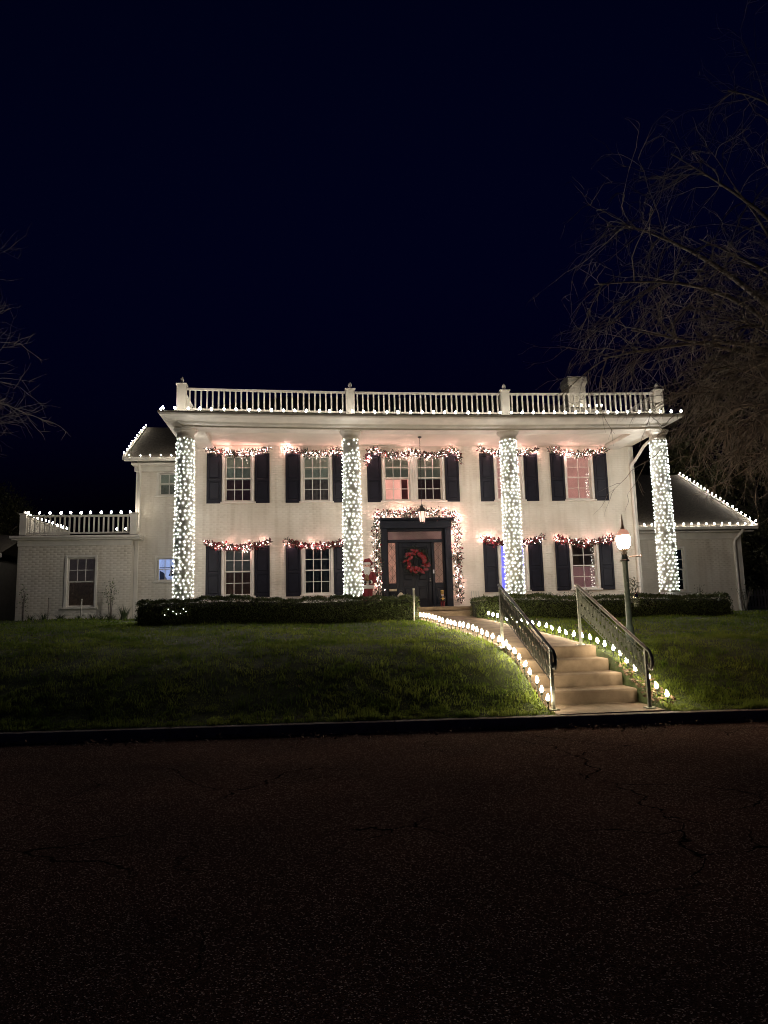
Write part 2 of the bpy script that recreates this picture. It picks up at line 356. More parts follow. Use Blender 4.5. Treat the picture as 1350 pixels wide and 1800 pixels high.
UZ0, UZ1, LZ0, LZ1 = 5.16, 6.76, 2.22, 3.82
GH = .385
wins = []      # (xc, z0, z1)
for xc in (-2.105, .345, 6.65, 9.04): wins += [(xc, UZ0, UZ1), (xc, LZ0, LZ1)]
wins += [(2.945, UZ0, UZ1), (4.0, UZ0, UZ1)]
holes = [(xc-GH-.11, xc+GH+.11, z0+.05, z1) for xc, z0, z1 in wins if xc not in (2.945, 4.0)]
holes.append((2.945-GH-.11, 4.0+GH+.11, UZ0+.05, UZ1)); holes.append((2.36, 4.63, FZ, 4.62))
WX0, WX1 = -3.73, 10.95
wall('wall', WX0, WX1, FZ-.4, 7.02, HY, holes)
mb = MB(); mb.box(WX1-.3, WX1-.002, HY+.3, HY+9, 1.2, 7.3); mb.box(WX0+.002, WX0+.3, HY+.3, HY+9, 1.2, 7.3); mb.box(WX0+.3, WX1-.3, HY+8.7, HY+9, 1.2, 7.3); mb.build('side_wall', M_WALL, house)
# right corner board and downspouts
mb = MB(); mb.bbox(WX1-.14, WX1+.02, HY-.035, HY+.1, FZ-.35, 7.0); mb.build('corner_board', M_TRIM, house)

# windows -------------------------------------------------------------
PANES = {}
def pane_mesh(w_, h_):
    k = (round(w_,3), round(h_,3))
    if k not in PANES:
        PANES[k] = MB().box(-w_/2, w_/2, -.002, .002, -h_/2, h_/2).mesh('pane'); PANES[k].materials.append(GLASS)
    return PANES[k]
def window(xc, z0, z1, Y, gh=GH, meet=None, cols=3, rows=2, up_mat=None, low_mat=None, room=None, sill=True, casing=True, lab=None, uplight=None, lowpanes=True):
    """double-hung window: z0 sill underside, z1 head"""
    w_ = bpy.data.objects.new('window', None); COL.objects.link(w_); w_.parent = house; w_.location = Vector((xc, Y, z0))-base(house)
    if lab: w_['label'] = lab
    g0, g1 = z0+.11, z1-.12; mz = meet or (g0+g1)/2
    fr = MB(); c = .11
    fr.bbox(xc-gh-c, xc-gh-.03, Y-.03, Y+.16, z0+.05, z1); fr.bbox(xc+gh+.03, xc+gh+c, Y-.03, Y+.16, z0+.05, z1)
    fr.bbox(xc-gh-.03, xc+gh+.03, Y-.028, Y+.16, z1-.085, z1-.002); fr.bbox(xc-gh-.03, xc+gh+.03, Y+.0, Y+.16, z0+.05, z0+.075)
    fr.build('frame', M_TRIM, w_)
    if sill: MB().bbox(xc-gh-.16, xc+gh+.16, Y-.075, Y+.02, z0, z0+.048, .01).build('sill', M_TRIM, w_)
    def sash(name, a, b_, yy, rows_, cols_):
        m = MB(); t = .035; mu = .011
        m.bbox(xc-gh-.028, xc-gh+t-.02, yy, yy+.035, a, b_, .005); m.bbox(xc+gh-t+.02, xc+gh+.028, yy, yy+.035, a, b_, .005)
        xl, xr = xc-gh+t-.02, xc+gh-t+.02
        m.bbox(xl, xr, yy, yy+.035, a, a+t, .005); m.bbox(xl, xr, yy, yy+.035, b_-t, b_, .005)
        zl, zr = a+t, b_-t; pw = (xr-xl)/cols_; ph = (zr-zl)/rows_
        for i in range(1, cols_): m.bbox(xl+pw*i-mu, xl+pw*i+mu, yy+.004, yy+.03, zl, zr, .004)
        for k in range(1, rows_):
            for i in range(cols_): m.bbox(xl+pw*i+(mu if i else 0), xl+pw*(i+1)-(mu if i < cols_-1 else 0), yy+.005, yy+.03, zl+ph*k-mu, zl+ph*k+mu, .004)
        m.build(name, M_SASH, w_)
        me = pane_mesh(pw-.018, ph-.018)
        for i in range(cols_):
            for k in range(rows_): link('pane', me, None, w_, (xl+pw*(i+.5), yy+.018, zl+ph*(k+.5)))
    sash('upper_sash', mz-.005, z1-.087, Y+.045, rows, cols); sash('lower_sash', z0+.077, mz+.03, Y+.083, rows if lowpanes else 1, cols if lowpanes else 1)
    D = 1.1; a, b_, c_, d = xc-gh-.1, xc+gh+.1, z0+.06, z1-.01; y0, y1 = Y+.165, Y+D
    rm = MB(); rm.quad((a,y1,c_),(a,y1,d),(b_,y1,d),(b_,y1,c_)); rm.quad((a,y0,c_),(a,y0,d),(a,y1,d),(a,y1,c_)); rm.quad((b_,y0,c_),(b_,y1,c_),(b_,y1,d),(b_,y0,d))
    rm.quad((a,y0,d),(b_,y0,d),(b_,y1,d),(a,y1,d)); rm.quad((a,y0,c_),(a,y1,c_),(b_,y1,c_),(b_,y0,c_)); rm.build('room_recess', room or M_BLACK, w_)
    if up_mat: MB().box(a+.02, b_-.02, Y+.168, Y+.172, mz-.02, d-.01).build('roller_shade', up_mat, w_)
    if low_mat:
        cm = MB(); n = 26; V = []
        for i in range(n+1):
            q = a+.02+(b_-a-.04)*i/n; yy = Y+.24+.018*math.sin(i*1.9); V += [(q, yy, c_+.01), (q, yy, d-.02)]
        cm.add(V, [(2*i, 2*i+2, 2*i+3, 2*i+1) for i in range(n)], True); cm.build('curtain', low_mat, w_)
    return w_
e_pink = emit('pink_lit_room', (1, .42, .34), .85, 1.5); e_pinkd = emit('dim_pink_room', (1, .42, .36), .34, 2.)
e_pinkd2 = emit('dim_rose_room', (.9, .40, .42), .13, 2.); e_blue = emit('blue_lit_room', (.13, .12, 1), 1.3, 3.); e_cold = emit('cold_lit_room', (.40, .52, 1), .60, 2.)
m_shade2 = mat('dim_shade', (.30, .29, .27), .8, .2, 5); m_net = mat('grey_net_curtain', (.26, .22, .19), .9, .4, 9)
def self_glow(m_, col, st):      # faint emission put into blinds and curtains so they show, no lamp behind
    b = m_.node_tree.nodes['Principled BSDF']; b.inputs['Emission Color'].default_value = (*col, 1); b.inputs['Emission Strength'].default_value = st; return m_
self_glow(M_SHADE, (.85, .95, .72), .055); self_glow(M_CURT, (1, .5, .36), .016); self_glow(m_net, (1, .7, .55), .022); self_glow(m_shade2, (.9, .9, .85), .028)
window(-2.105, UZ0, UZ1, HY, up_mat=M_SHADE, low_mat=M_CURT)
window(.345, UZ0, UZ1, HY, up_mat=M_SHADE, low_mat=m_net)
w3a = window(2.945, UZ0, UZ1, HY, up_mat=M_SHADE, room=e_pink, sill=False, lab='window with a pink lit room behind its lower sash')
w3b = window(4.0, UZ0, UZ1, HY, up_mat=M_SHADE, low_mat=M_CURT, sill=False)
MB().box(3.12, 3.32, HY+.30, HY+.33, UZ0+.07, 5.95).build('curtain', mat('rose_curtain', (.16, .075, .065), .8, .3, 9), w3a)
MB().bbox(2.945+GH+.112, 4.0-GH-.112, HY-.033, HY+.16, UZ0+.05, UZ1).build('mullion', M_TRIM, w3b)
MB().bbox(2.945-GH-.17, 4.0+GH+.17, HY-.075, HY+.02, UZ0, UZ0+.048, .01).build('sill', M_TRIM, w3b)
window(6.65, UZ0, UZ1, HY, room=e_pinkd, low_mat=None)
window(9.04, UZ0, UZ1, HY, room=e_pinkd, low_mat=None, cols=2, lab='window glowing pink with column lights mirrored in it')
window(-2.105, LZ0, LZ1, HY, up_mat=m_shade2, low_mat=M_CURT)
window(.345, LZ0, LZ1, HY, low_mat=mat('dark_net_curtain', (.12, .12, .105), .9, .4, 9))
window(6.65, LZ0, LZ1, HY, room=e_blue, lab='window lit deep blue from inside')
window(9.04, LZ0, LZ1, HY, room=e_pinkd2, cols=2, up_mat=mat('rose_shade', (.24, .17, .15), .8, .2, 6), low_mat=None)

# shutters -------------------------------------------------------------
def shutter_mesh(w_, h_):
    m = MB(); t = .055
    m.bbox(-w_/2, -w_/2+t, -.036, 0, 0, h_, .006); m.bbox(w_/2-t, w_/2, -.036, 0, 0, h_, .006)
    for a, b_ in ((0, .1), (h_*.44, h_*.44+.08), (h_-.08, h_)): m.bbox(-w_/2+t, w_/2-t, -.035, 0, a, b_, .006)
    for a, b_ in ((.1, h_*.44), (h_*.44+.08, h_-.08)):
        m.box(-w_/2+t, w_/2-t, -.012, 0, a, b_); m.bbox(-w_/2+t+.03, w_/2-t-.03, -.026, -.012, a+.03, b_-.03, .012)
    me = m.mesh('shutter'); me.materials.append(M_NAVY); return me
SM = shutter_mesh(.46, 1.60)
for xc in (-2.105, .345, 6.65, 9.04):
    for z0 in (UZ0, LZ0):
        for s in (-1, 1): link('shutter', SM, None, house, (xc+s*(GH+.11+.25), HY-.012, z0+.005))
for q in (2.945-GH-.11-.25, 4.0+GH+.11+.25): link('shutter', SM, None, house, (q, HY-.012, UZ0+.005))

# front door -----------------------------------------------------------
dc = bpy.data.objects.new('door_surround', None); COL.objects.link(dc); dc.parent = house; dc.location = Vector((3.49, HY, FZ))-base(house)
m = MB(); m.bbox(2.36, 2.56, HY-.08, HY+.28, FZ, 4.30, .012); m.build('pilaster', M_DOOR, dc); MB().bbox(4.43, 4.63, HY-.08, HY+.28, FZ, 4.30, .012).build('pilaster', M_DOOR, dc)
m = MB(); m.bbox(2.34, 4.65, HY-.10, HY+.28, 4.302, 4.56, .012); m.bbox(2.28, 4.71, HY-.18, HY+.2, 4.563, 4.64, .02); m.build('entablature', M_DOOR, dc)
m = MB(); m.bbox(2.562, 4.428, HY+.05, HY+.2, 3.86, 3.955); m.bbox(2.562, 4.428, HY+.05, HY+.2, 4.22, 4.30)
for a, b_ in ((2.562, 2.60), (2.84, 2.93), (4.0, 4.09), (4.36, 4.428)): m.bbox(a, b_, HY+.06, HY+.2, FZ, 3.858)
m.bbox(2.602, 2.838, HY+.07, HY+.2, FZ, 2.57); m.bbox(4.092, 4.358, HY+.07, HY+.2, FZ, 2.57)
m.bbox(2.63, 2.81, HY+.055, HY+.07, FZ+.12, 2.42, .02); m.bbox(4.12, 4.33, HY+.055, HY+.07, FZ+.12, 2.42, .02)
m.box(2.562, 2.60, HY+.06, HY+.2, 3.957, 4.218); m.box(4.36, 4.428, HY+.06, HY+.2, 3.957, 4.218); m.build('door_frame', M_DOOR, dc)
def glow_pane(name, x0, x1, z0, z1, em, pat):
    p = MB().box(x0, x1, HY+.12, HY+.125, z0, z1).build(name, GLASS, dc)
    MB().box(x0-.005, x1+.005, HY+.165, HY+.17, z0-.005, z1+.005).build('glowing_curtain', em, p)
    if pat:
        c = MB(); n = 4; h = (z1-z0)/n
        for i in range(n):
            a, b_ = z0+h*i, z0+h*(i+1)
            c.tube([(x0, HY+.112, a), ((x0+x1)/2, HY+.112, (a+b_)/2), (x0, HY+.112, b_)], .005, 4); c.tube([(x1, HY+.112, a), ((x0+x1)/2, HY+.112, (a+b_)/2), (x1, HY+.112, b_)], .005, 4)
        c.tube([((x0+x1)/2, HY+.112, z0), ((x0+x1)/2, HY+.112, z1)], .004, 4); c.build('leading', M_IRON, p)
glow_pane('sidelight', 2.602, 2.838, 2.572, 3.857, emit('sidelight_glow', (1, .42, .30), .55, 6), True)
glow_pane('sidelight', 4.092, 4.358, 2.572, 3.857, emit('sidelight_dim_glow', (1, .47, .35), .27, 9), True)
glow_pane('transom', 2.602, 4.358, 3.957, 4.218, emit('transom_glow', (1, .45, .40), .18, 2), False)
dr = MB(); dr.box(2.932, 3.998, HY+.13, HY+.18, FZ+.02, 3.857); yy = HY+.13
for a, b_, c, d in ((2.932, 3.06, FZ+.02, 3.857), (3.87, 3.998, FZ+.02, 3.857), (3.41, 3.52, FZ+.02, 3.857)): dr.bbox(a, b_, yy-.02, yy, c, d, .008)
for z in (FZ+.02, 2.46, 2.9, 3.70):
    for a, b_ in ((3.062, 3.408), (3.522, 3.868)): dr.bbox(a, b_, yy-.019, yy, z, z+(.2 if z < 2 else .16), .008)
for z0_, z1_ in ((2.05, 2.41), (2.67, 2.85), (3.11, 3.65)):
    for a, b_ in ((3.11, 3.36), (3.57, 3.82)): dr.bbox(a, b_, yy-.014, yy, z0_, z1_, .02)
dor = dr.build('door', M_DOOR, dc)
m_steel = mat('brushed_steel', (.55, .52, .48), .3, metal=1.)
k = MB(); k.lathe((3.93, yy-.02, 2.62), [(.03,-.01),(.03,.01)], 10); k.sphere((3.93, yy-.07, 2.62), .03, 10, 6); k.tube([(3.93, yy-.01, 2.62), (3.93, yy-.06, 2.62)], .012, 6); k.sphere((3.93, yy-.03, 2.69), .022, 8, 5); k.build('door_knob', m_steel, dor)
k = MB(); k.box(4.02, 4.065, HY+.03, HY+.06, 2.86, 2.98); k.build('doorbell', mat('white_plastic', (.7, .7, .7), .4), dc)
k = MB(); k.bbox(2.60, 2.84, HY+.03, HY+.055, 2.32, 2.39, .006); k.build('mail_slot', mat('dull_brass', (.48, .42, .30), .45, .2, 20, metal=.4), dc)
MB().box(2.34, 4.66, HY+.29, HY+.33, FZ, 4.62).build('back_panel', M_BLACK, dc)

# porch floor, ceiling, beam, cornice ------------------------------------
m = MB(); m.bbox(WX0, WX1, 19.62, HY-.01, FZ-.36, FZ, .015); m.build('porch_floor', M_CONC, house)
mb = MB(); mb.bbox(2.82, 4.62, 19.28, 19.618, 1.2, FZ-.125, .015); mb.build('porch_step', M_CONC, house)
EX0, EX1, EY = -3.95, 11.05, 19.10
NS = 28
nb = 14
for i in range(nb):
    ya = 20.26+(HY-.02-20.26)*i/nb; yb = 20.26+(HY-.02-20.26)*(i+1)/nb-.006
    MB().box(WX0, WX1, ya, yb, 7.02, 7.04).build('ceiling_board', M_CEIL, house)
MB().box(EX0+.5, EX1-.5, 20.24, HY+.3, 7.045, 7.06).build('ceiling_deck', M_MORTAR, house)
XS = [EX0+.62+(EX1-EX0-1.24)*i/NS for i in range(NS+1)]
bm_ = MB(); V = []
for q in XS:
    s = sag(q)*.55; V += [(q,19.7,6.90+s),(q,20.25,6.90+s),(q,20.25,7.06),(q,19.7,7.06)]
bm_.add(V, [(i*4+k, (i+1)*4+k, (i+1)*4+(k+1)%4, i*4+(k+1)%4) for i in range(NS) for k in range(4)]+[(0,1,2,3),(NS*4+3,NS*4+2,NS*4+1,NS*4)])
for a, b_ in ((EX0+.62, EX0+1.1), (EX1-1.1, EX1-.62)): bm_.box(a, b_, 20.252, HY-.02, 6.90, 7.018)
bm_.build('porch_beam', M_TRIM, house)
# cornice profile measured outward from the beam face
prof = [(0, 6.905),(.05,6.905),(.05,6.95),(.12,6.99),(.16,7.04),(.42,7.075),(.46,7.09),(.50,7.10),(.56,7.11),(.60,7.15),(.60,7.20),(.58,7.205),(.0,7.26)]
path = []
yb = HY+.5
path.append((Vector((EX0+.6, yb, 0)), Vector((-1,0,0)))); path.append((Vector((EX0+.6, 19.7, 0)), Vector((-1,-1,0))))
for q in XS[1:-1]: path.append((Vector((q, 19.7, sag(q))), Vector((0,-1,0))))
path.append((Vector((EX1-.6, 19.7, 0)), Vector((1,-1,0)))); path.append((Vector((EX1-.6, yb, 0)), Vector((1,0,0))))
MB().sweep(prof, path).build('cornice', M_TRIM, house)
m = MB(); V = []
for q in XS: V += [(q, 19.35, 7.255+sag(q)), (q, HY+.5, 7.36)]
V[0] = (EX0+.3, 19.35, 7.25); V[1] = (EX0+.3, HY+.5, 7.36); V[-2] = (EX1-.3, 19.35, 7.25); V[-1] = (EX1-.3, HY+.5, 7.36)
m.add(V, [(2*i, 2*i+2, 2*i+3, 2*i+1) for i in range(NS)]); m.build('deck_roof', M_ROOF, house)
# main roof (low hip behind the balustrade)
a, b_, y0, y1, z0, z1 = WX0-.3, WX1+.3, HY+.3, HY+9.3, 8.25, 10.15
MB().box(a+.25, b_-.25, y0+.02, y1-.3, 7.33, 8.245).build('roof_kerb', M_ROOF, house)
MB().add([(a,y0,z0),(b_,y0,z0),(b_,y1,z0),(a,y1,z0),(a+3.2,(y0+y1)/2,z1),(b_-3.2,(y0+y1)/2,z1)], [(0,1,5,4),(1,2,5),(2,3,4,5),(3,0,4),(0,3,2,1)]).build('roof', M_ROOF, house)

# columns ----------------------------------------------------------------
CXS = [-3.35, 1.305, 5.96, 10.615]; CY = 20.0; CR = .245
def colprof():
    p = [(.34,0),(.34,.09),(.32,.12),(.33,.16),(.30,.20),(.27,.22)]
    for i in range(9): t = i/8; p.append((CR+.012-.03*t*t, .26+4.58*t))
    p += [(.25,4.86),(.25,4.90),(.235,4.92),(.235,4.98),(.29,5.03),(.31,5.05),(.31,5.10),(.33,5.10)]
    return p
for i, cx in enumerate(CXS):
    co = bpy.data.objects.new('column', None); COL.objects.link(co); co.parent = house; co.location = Vector((cx, CY, FZ))-base(house)
    z = 6.90+sag(cx)*.55-FZ
    p = colprof(); sc = (z-.001)/5.12
    MB().lathe((cx, CY, FZ), [(r, h*sc) for r, h in p[6:15]], 32).build('shaft', M_COLUMN, co)
    MB().lathe((cx, CY, FZ), [(r, h*sc) for r, h in p[:6]]+[(.262,.26*sc)], 32).build('column_base', M_COLUMN, co)
    MB().lathe((cx, CY, FZ), [(.236, 4.85*sc)]+[(r, h*sc) for r, h in p[15:]]+[(.33, 5.12*sc)], 32).build('capital', M_TRIM, co)

# roof balustrade ----------------------------------------------------------
def balustrade(name, P0, P1, nbal, zb, zt, w_=.042, sg=False, posts=(True, True), ph=.12, finial=True, parent=None):
    b0 = parent
    if b0 is None:
        b0 = bpy.data.objects.new(name, None); COL.objects.link(b0); b0.parent = house; b0.location = Vector((P0[0], P0[1], zb))-base(house)
    P0, P1 = Vector((*P0, 0)), Vector((*P1, 0)); d = (P1-P0).normalized(); o = Vector((-d.y, d.x, 0)); f = (lambda q: sag(q)) if sg else (lambda q: 0)
    for nm, za, zc, hw in (('bottom_rail', zb+.05, zb+.10, .03), ('top_rail', zt-.055, zt, .04)):
        n = 8; V = []
        for i in range(n+1):
            p = P0.lerp(P1, i/n); s = f(p.x); V += [p-o*hw+Vector((0,0,za+s)), p+o*hw+Vector((0,0,za+s)), p+o*hw+Vector((0,0,zc+s)), p-o*hw+Vector((0,0,zc+s))]
        MB().add(V, [(i*4+k, (i+1)*4+k, (i+1)*4+(k+1)%4, i*4+(k+1)%4) for i in range(n) for k in range(4)]+[(3,2,1,0),(n*4,n*4+1,n*4+2,n*4+3)]).build(nm, M_TRIM, b0)
    h = zt-zb-.155-.002; me = MB().box(-w_/2, w_/2, -w_/2, w_/2, 0, h).mesh('baluster'); me.materials.append(M_TRIM)
    for i in range(nbal):
        p = P0.lerp(P1, (i+.5)/nbal); ob = link('baluster', me, None, b0, (p.x, p.y, zb+.101+f(p.x))); ob.rotation_euler = (random.uniform(-.006,.006), random.uniform(-.012,.012), math.atan2(d.y, d.x))
    return b0
def newel(parent, x, y, zb, zt, w_=.24, fin=True, zoff=0):
    m = MB(); m.bbox(x-w_/2, x+w_/2, y-w_/2, y+w_/2, zb+zoff, zt+zoff-.04, .006); m.bbox(x-w_/2-.025, x+w_/2+.025, y-w_/2-.025, y+w_/2+.025, zt+zoff-.039, zt+zoff, .01)
    o = m.build('post', M_TRIM, parent)
    if fin: MB().lathe((x, y, zt+zoff+.001), [(.05,0),(.05,.02),(.025,.035),(.025,.05),(.058,.085),(.062,.12),(.045,.17),(.012,.215),(.002,.22)], 12).build('finial', M_TRIM, o)
bal = None
PXS = [-3.47, 1.31, 5.92, 10.72]
for i in range(3):
    bal = balustrade('balustrade', (PXS[i]+.14, CY), (PXS[i+1]-.14, CY), 28, 7.44, 8.13, sg=True, parent=bal)
for q in PXS: newel(bal, q, CY, 7.26, 8.24 if q < 0 else 8.21, .25, True, sag(q))
for q in (PXS[0], PXS[-1]): balustrade('balustrade', (q, CY+.14), (q, HY+.6), 14, 7.44, 8.13, parent=bal)

# chimney
ch = MB(); cx0, cx1, cy0, cy1 = 9.72, 10.36, 24.5, 25.2
for r_ in range(44):
    z = 7.6+r_*.0585; e = 0
    if r_ > 37: e = .02*(r_-37) if r_ < 41 else .05
    nbk = 3
    for i in range(nbk):
        a = cx0-e+(cx1-cx0+2*e)*i/nbk; b_ = cx0-e+(cx1-cx0+2*e)*(i+1)/nbk
        ch.bbox(a+.003, b_-.003, cy0-e-random.uniform(0, .006), cy1+e, z, z+.052, .005)
cho = ch.build('chimney', M_WALL, house); MB().box(cx0+.01, cx1-.01, cy0+.01, cy1-.01, 7.6, 10.14).build('chimney_core', M_MORTAR, cho)

# downspouts
def downspout(pts, r=.045):
    MB().tube(pts, r, 8).build('downspout', M_TRIM, house)
downspout([(10.95, 21.2, 6.88), (10.93, 21.5, 6.80), (10.88, 22.1, 6.45), (10.83, 22.28, 6.34), (10.83, 22.3, 6.2), (10.83, 22.3, 2.0), (10.83, 22.2, 1.85)], .05)

# two-storey wing with a gable roof -----------------------------------------
AY = 23.6; AX0, AX1 = -5.48, WX0+.0
hs = [(-4.81, -4.12, 5.66, 6.46), (-4.80, -4.11, 2.86, 3.66)]
wall('wall', AX0, AX1+.02, 1.2, 6.78, AY, hs)
MB().box(AX0, AX0+.3, AY+.3, AY+5.2, 1.2, 6.78).build('side_wall', M_WALL, house)
MB().bbox(AX0-.025, AX0+.10, AY-.03, AY+.1, 1.3, 6.6).build('corner_board', M_TRIM, house)
def gable(x0, x1, ye, zE, yr, zR, th=.10, name='roof'):
    yb = 2*yr-ye
    MB().add([(x0,ye,zE),(x1,ye,zE),(x1,yr,zR),(x0,yr,zR),(x0,yb,zE),(x1,yb,zE)] + [(x0,ye,zE-th),(x1,ye,zE-th),(x1,yr,zR-th),(x0,yr,zR-th),(x0,yb,zE-th),(x1,yb,zE-th)],
             [(0,1,2,3),(3,2,5,4),(6,9,8,7),(9,10,11,8),(0,3,9,6),(3,4,10,9),(1,7,8,2),(2,8,11,5),(0,6,7,1),(4,5,11,10)]).build(name, M_ROOF, house)
gable(-5.78, WX0-.01, 23.2, 6.83, 26.2, 8.62, name='wing_roof')
MB().add([(AX0,AY+.3,6.7),(AX0,AY+4.6,6.7),(AX0,26.2,8.4)], [(0,1,2)]).build('gable_wall', M_WALL, house)
m = MB(); m.bbox(-5.80, WX0-.02, 23.12, 23.24, 6.70, 6.81, .01); m.bbox(-5.6, WX0-.02, 23.25, 23.58, 6.60, 6.66, .01); m.bbox(-5.55, WX0-.02, 23.5, 23.585, 6.42, 6.598); m.build('gutter', M_TRIM, house)
dx_, dy_ = Vector((-5.80, 23.17, 6.79)), Vector((-5.80, 26.2, 8.60))
MB().add([(-5.86,23.16,6.72),(-5.86,26.2,8.53),(-5.86,26.2,8.66),(-5.86,23.16,6.85),(-5.785,23.16,6.72),(-5.785,26.2,8.53),(-5.785,26.2,8.66),(-5.785,23.16,6.85)], [(0,3,2,1),(4,5,6,7),(0,1,5,4),(2,3,7,6),(0,4,7,3),(1,2,6,5)]).build('rake_board', M_TRIM, house)
downspout([(-5.36, 23.3, 6.66), (-5.36, 23.45, 6.45), (-5.36, 23.52, 6.3), (-5.36, 23.52, 4.55), (-5.36, 23.4, 4.42), (-5.5, 23.3, 4.38)], .045)
wu = window(-4.465, 5.58, 6.46, AY, gh=.28, cols=2, rows=1, up_mat=self_glow(mat('pale_shade', (.62, .62, .52), .8, .15, 5), (.85, .95, .72), .085), low_mat=self_glow(mat('pale_curtain', (.40, .39, .32), .8, .3, 7), (.9, .9, .68), .04))
wl = window(-4.455, 2.78, 3.66, AY, gh=.29, cols=3, rows=1, room=e_cold, lab='small window lit cold blue-white with a dark bell silhouette')
m = MB(); m.lathe((-4.36, AY+.22, 3.02), [(.10,0),(.09,.02),(.06,.08),(.045,.17),(.02,.21),(.03,.24),(.03,.30),(.01,.33)], 12); m.build('bell_ornament', mat('dark_bell', (.02, .02, .03), .5), wl)
m = MB(); m.box(-4.76, -4.4, AY+.30, AY+.31, 3.28, 3.30); m.add([(-4.76,AY+.3,2.84),(-4.5,AY+.3,2.84),(-4.62,AY+.3,3.12),(-4.76,AY+.3,3.2)], [(0,1,2,3)]); m.build('counter', mat('dim_counter', (.10, .12, .2), .7), wl)

# low flat-roofed wing with its own balustrade ----------------------------------
BY = 23.2; BX0, BX1 = -8.93, -5.49
wall('wall', BX0, BX1, 1.2, 4.15, BY, [(-7.50, -6.53, 2.04, 3.68)])
MB().box(BX0, BX0+.3, BY+.3, BY+4.4, 1.2, 4.15).build('side_wall', M_WALL, house)
m = MB(); m.bbox(BX0-.02, BX1, BY-.03, BY+.1, 3.98, 4.152); m.bbox(BX0-.14, BX1+.28, BY-.22, BY+4.6, 4.155, 4.20, .01); m.bbox(BX0-.19, BX1+.30, BY-.27, BY+4.6, 4.202, 4.28, .02); m.build('eave', M_TRIM, house)
MB().box(BX0-.1, BX1+.2, BY-.2, BY+4.5, 4.282, 4.30).build('deck_roof', M_ROOF, house)
bal2 = balustrade('balustrade', (-8.66, BY-.05), (-5.55, BY-.05), 21, 4.30, 4.94)
newel(bal2, -8.77, BY-.05, 4.302, 5.0, .20, False); newel(bal2, -5.44, BY-.05, 4.302, 5.0, .20, False)
balustrade('balustrade', (-8.77, BY+.08), (-8.77, BY+4.3), 27, 4.30, 4.94, parent=bal2)
MB().lathe((-8.77, BY-.05, 5.0), [(.035,0),(.05,.03),(.045,.07),(.01,.1)], 10).build('finial', M_TRIM, bal2)
window(-7.015, 2.0, 3.68, BY, gh=.385, cols=3, rows=2, up_mat=self_glow(mat('half_shade', (.5, .42, .35), .8, .25, 6), (1, .75, .65), .022), low_mat=self_glow(mat('taupe_curtain', (.6, .47, .38), .9, .5, 9), (1, .62, .45), .014), lowpanes=False)

# single-storey gabled wing -----------------------------------------------------
CYW = 24.0; RX0, RX1 = WX1+.02, 15.55
wall('wall', RX0, RX1, 1.1, 4.38, CYW, [(12.62, 13.45, 2.2, 3.75)])
MB().box(RX1-.3, RX1, CYW+.3, CYW+9, 1.1, 4.38).build('side_wall', M_WALL, house)
gable(RX0-.02, 15.95, 23.6, 4.43, 28.6, 7.25, name='wing_roof')
MB().add([(RX1,CYW+.3,4.3),(RX1,CYW+8.9,4.3),(RX1,28.6,7.0)], [(0,1,2)]).build('gable_wall', M_WALL, house)
m = MB(); m.bbox(RX0, 15.97, 23.52, 23.64, 4.30, 4.41, .012); m.bbox(RX0, 15.9, 23.65, 23.97, 4.22, 4.26, .01); m.bbox(RX0, RX1+.02, 23.94, 23.988, 4.0, 4.215); m.build('gutter', M_TRIM, house)
MB().bbox(RX1-.12, RX1+.025, CYW-.03, CYW+.1, 1.2, 4.0).build('corner_board', M_TRIM, house)
MB().add([(15.955,23.56,4.32),(15.955,28.6,7.16),(15.955,28.6,7.29),(15.955,23.56,4.45),(16.02,23.56,4.32),(16.02,28.6,7.16),(16.02,28.6,7.29),(16.02,23.56,4.45)], [(0,1,2,3),(4,7,6,5),(0,4,5,1),(2,6,7,3),(0,3,7,4),(1,5,6,2)]).build('rake_board', M_TRIM, house)
downspout([(15.45, 23.6, 4.29), (15.44, 23.68, 4.2), (15.30, 23.9, 3.95), (15.28, 23.93, 3.8), (15.28, 23.93, 1.5), (15.28, 23.8, 1.4)], .05)
window(13.035, 2.1, 3.75, CYW, gh=.30, cols=2, rows=2, up_mat=mat('grey_blind', (.3, .28, .26), .8, .2, 6), low_mat=None)

# ------------------------------------------------------------------ string lights
def c9_mesh(name, m_, r=.032, h=.085):
    me = MB().lathe((0,0,0), [(.014,.0),(r*.8,h*.18),(r,h*.36),(r*.72,h*.66),(r*.3,h*.92),(.002,h)], 8).mesh(name); me.materials.append(m_); return me
B_C9 = c9_mesh('bulb', E_C9); B_SM = c9_mesh('bulb', E_C9, .017, .05); B_PATH = c9_mesh('bulb', E_PATH, .029, .10)
SOCK = MB().lathe((0,0,0), [(.017,-.04),(.017,0)], 8).mesh('socket'); SOCK.materials.append(M_SOCK)
def string(segs, spacing, label, name='light_string', group='strings of large white bulbs', tilt=None, bm=B_C9, lift=.045):
    """segs: list of polylines; bulbs at equal spacing standing on the line"""
    o = thing(name, segs[0][0], label, 'string lights', group)
    wm = MB(); n = 0
    for seg in segs:
        pts = [Vector(p) for p in seg]; L = [0]
        for a, b_ in zip(pts, pts[1:]): L.append(L[-1]+(b_-a).length)
        wm.tube([p+Vector((0,0,.006)) for p in pts], .005, 4)
        q = spacing*.4
        while q < L[-1]:
            i = max(k for k in range(len(L)-1) if L[k] <= q); p = pts[i].lerp(pts[i+1], (q-L[i])/(L[i+1]-L[i]))
            rot = (random.gauss(0,.25)+(tilt or 0), random.gauss(0,.25), random.uniform(0,6))
            j = Vector((random.gauss(0,.010), random.gauss(0,.004), lift))
            ob = link('bulb', bm, None, o, p+j); ob.rotation_euler = rot
            sk = link('socket', SOCK, None, ob); q += spacing*random.uniform(.95, 1.05); n += 1
    wm.build('wire', M_WIRE, o); return o
eg = 7.207
